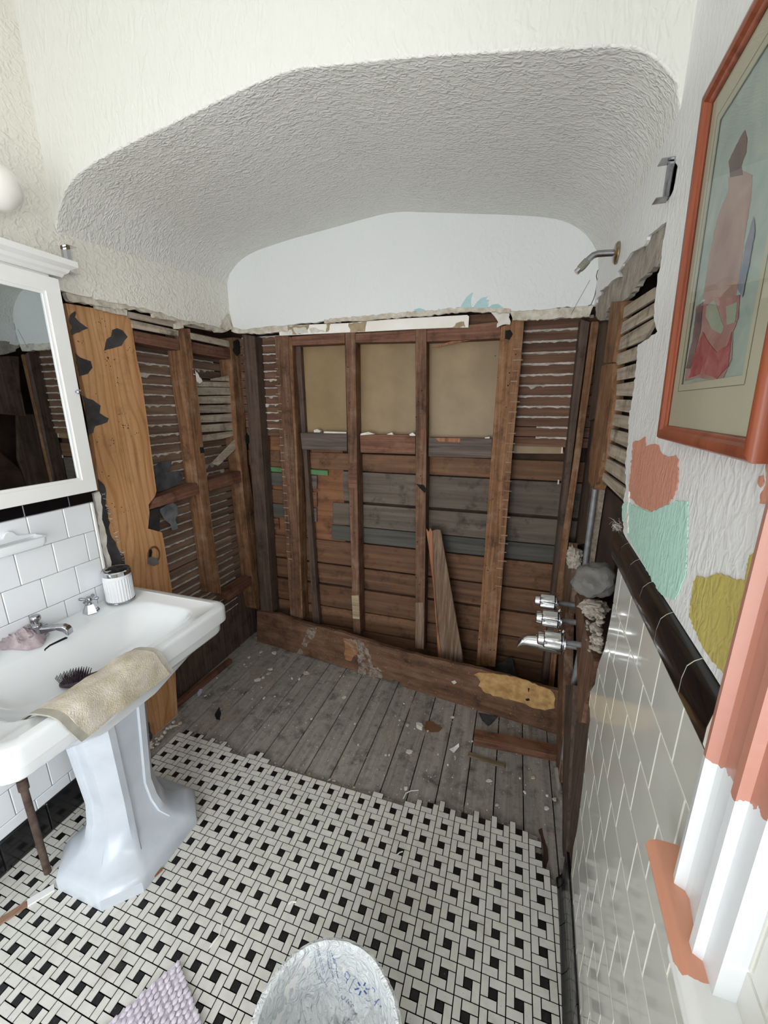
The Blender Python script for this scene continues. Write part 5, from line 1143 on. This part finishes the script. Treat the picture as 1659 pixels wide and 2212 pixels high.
for p, q in zip(prb, prb[1:]):
    for j in range(3): rings.append([bagp(2*math.pi*k/NS, *[u+(v-u)*j/3 for u, v in zip(p, q)]) for k in range(NS)])
rings.append([bagp(2*math.pi*k/NS, *prb[-1]) for k in range(NS)])
add_loft(bm, rings, True, False, True); bag_bvh = BVHTree.FromBMesh(bm); bag = finish('bag', bm, m_bag, wb_, smooth=True)
m_ink = plain('blue_print', '3f5fa0', '4d6cab', 30, .4)
def stroke(L, w, closed=False):
    """a printed stroke lying on the film"""
    bm = BM(); L = list(L); pts = k15(L)
    for (a, b) in zip(pts, pts[1:] + (pts[:1] if closed else [])) if closed else zip(pts, pts[1:]):
        dx, dy = b[0]-a[0], b[1]-a[1]; l = math.hypot(dx, dy)+1e-6; nx, ny = -dy/l*w, dx/l*w
        q = [on(bag_bvh, a[0]-nx, a[1]-ny, .0012), on(bag_bvh, b[0]-nx, b[1]-ny, .0012), on(bag_bvh, b[0]+nx, b[1]+ny, .0012), on(bag_bvh, a[0]+nx, a[1]+ny, .0012)]
        if any(x is None for x in q): continue
        add_poly(bm, q, -ray(*a).normalized()*.0004)
    if not bm.verts: bm.free(); return
    finish('print_mark', bm, m_ink, bag)
for a, b in (((1075,468),(1095,505)), ((1150,472),(1132,505)), ((1042,543),(1085,530)), ((1150,534),(1195,535)), ((1105,555),(1085,600)), ((1135,550),(1160,588))): stroke([a, b], 1.7)
stroke([(1055,432),(1035,440),(985,548),(992,570),(1015,578)], .55); stroke([(1215,520),(1245,545),(1195,655),(1175,660),(1155,645)], .55)
stroke([(958,482),(968,440),(945,415),(948,375),(965,362),(998,408),(968,452)], .7)
stroke([(1250,655),(1228,692),(1240,700),(1268,650),(1288,638)], 1.2); stroke([(1275,690),(1310,715)], 1.3); stroke([(1300,700),(1285,735)], 1.3)
stroke([(915,600),(910,625),(925,645),(945,632),(950,610)], .6); stroke([(955,672),(968,645),(985,640)], .6); stroke([(975,690),(985,665),(1000,655),(1010,672),(990,695)], .6); stroke([(1005,715),(1015,690),(1030,695),(1028,712),(1012,718)], .6)
for x0, y0, x1, y1 in ((645,215,660,300), (650,320,690,450), (672,160,730,400), (685,150,745,390), (700,400,770,520), (768,160,800,380), (785,155,830,430), (800,150,850,320), (820,190,875,430), (770,250,790,340), (830,230,865,300), (845,240,880,440), (690,380,720,480), (860,440,895,560), (800,330,830,440)):
    n = 7
    for k in range(n): stroke([(x0+(x1-x0)*k/n, y0+(y1-y0)*k/n), (x0+(x1-x0)*(k+.72)/n, y0+(y1-y0)*(k+.72)/n)], .45)

bm = BM(); rr = random.Random(21)
for t in range(26):
    p = PX(XR+.002).at(*k11([(870+rr.uniform(-20, 40), rr.uniform(-10, 100))])[0]); q = p + Vector((rr.uniform(-.02, .004), rr.uniform(.0, .03), rr.uniform(-.02, .02))); add_tube(bm, [p, p.lerp(q, .5)+Vector((-.006, .004, .006)), q], .0006, 4)
tag(finish('wire_lath_ends', bm, m_wire, wr), kind='stuff')
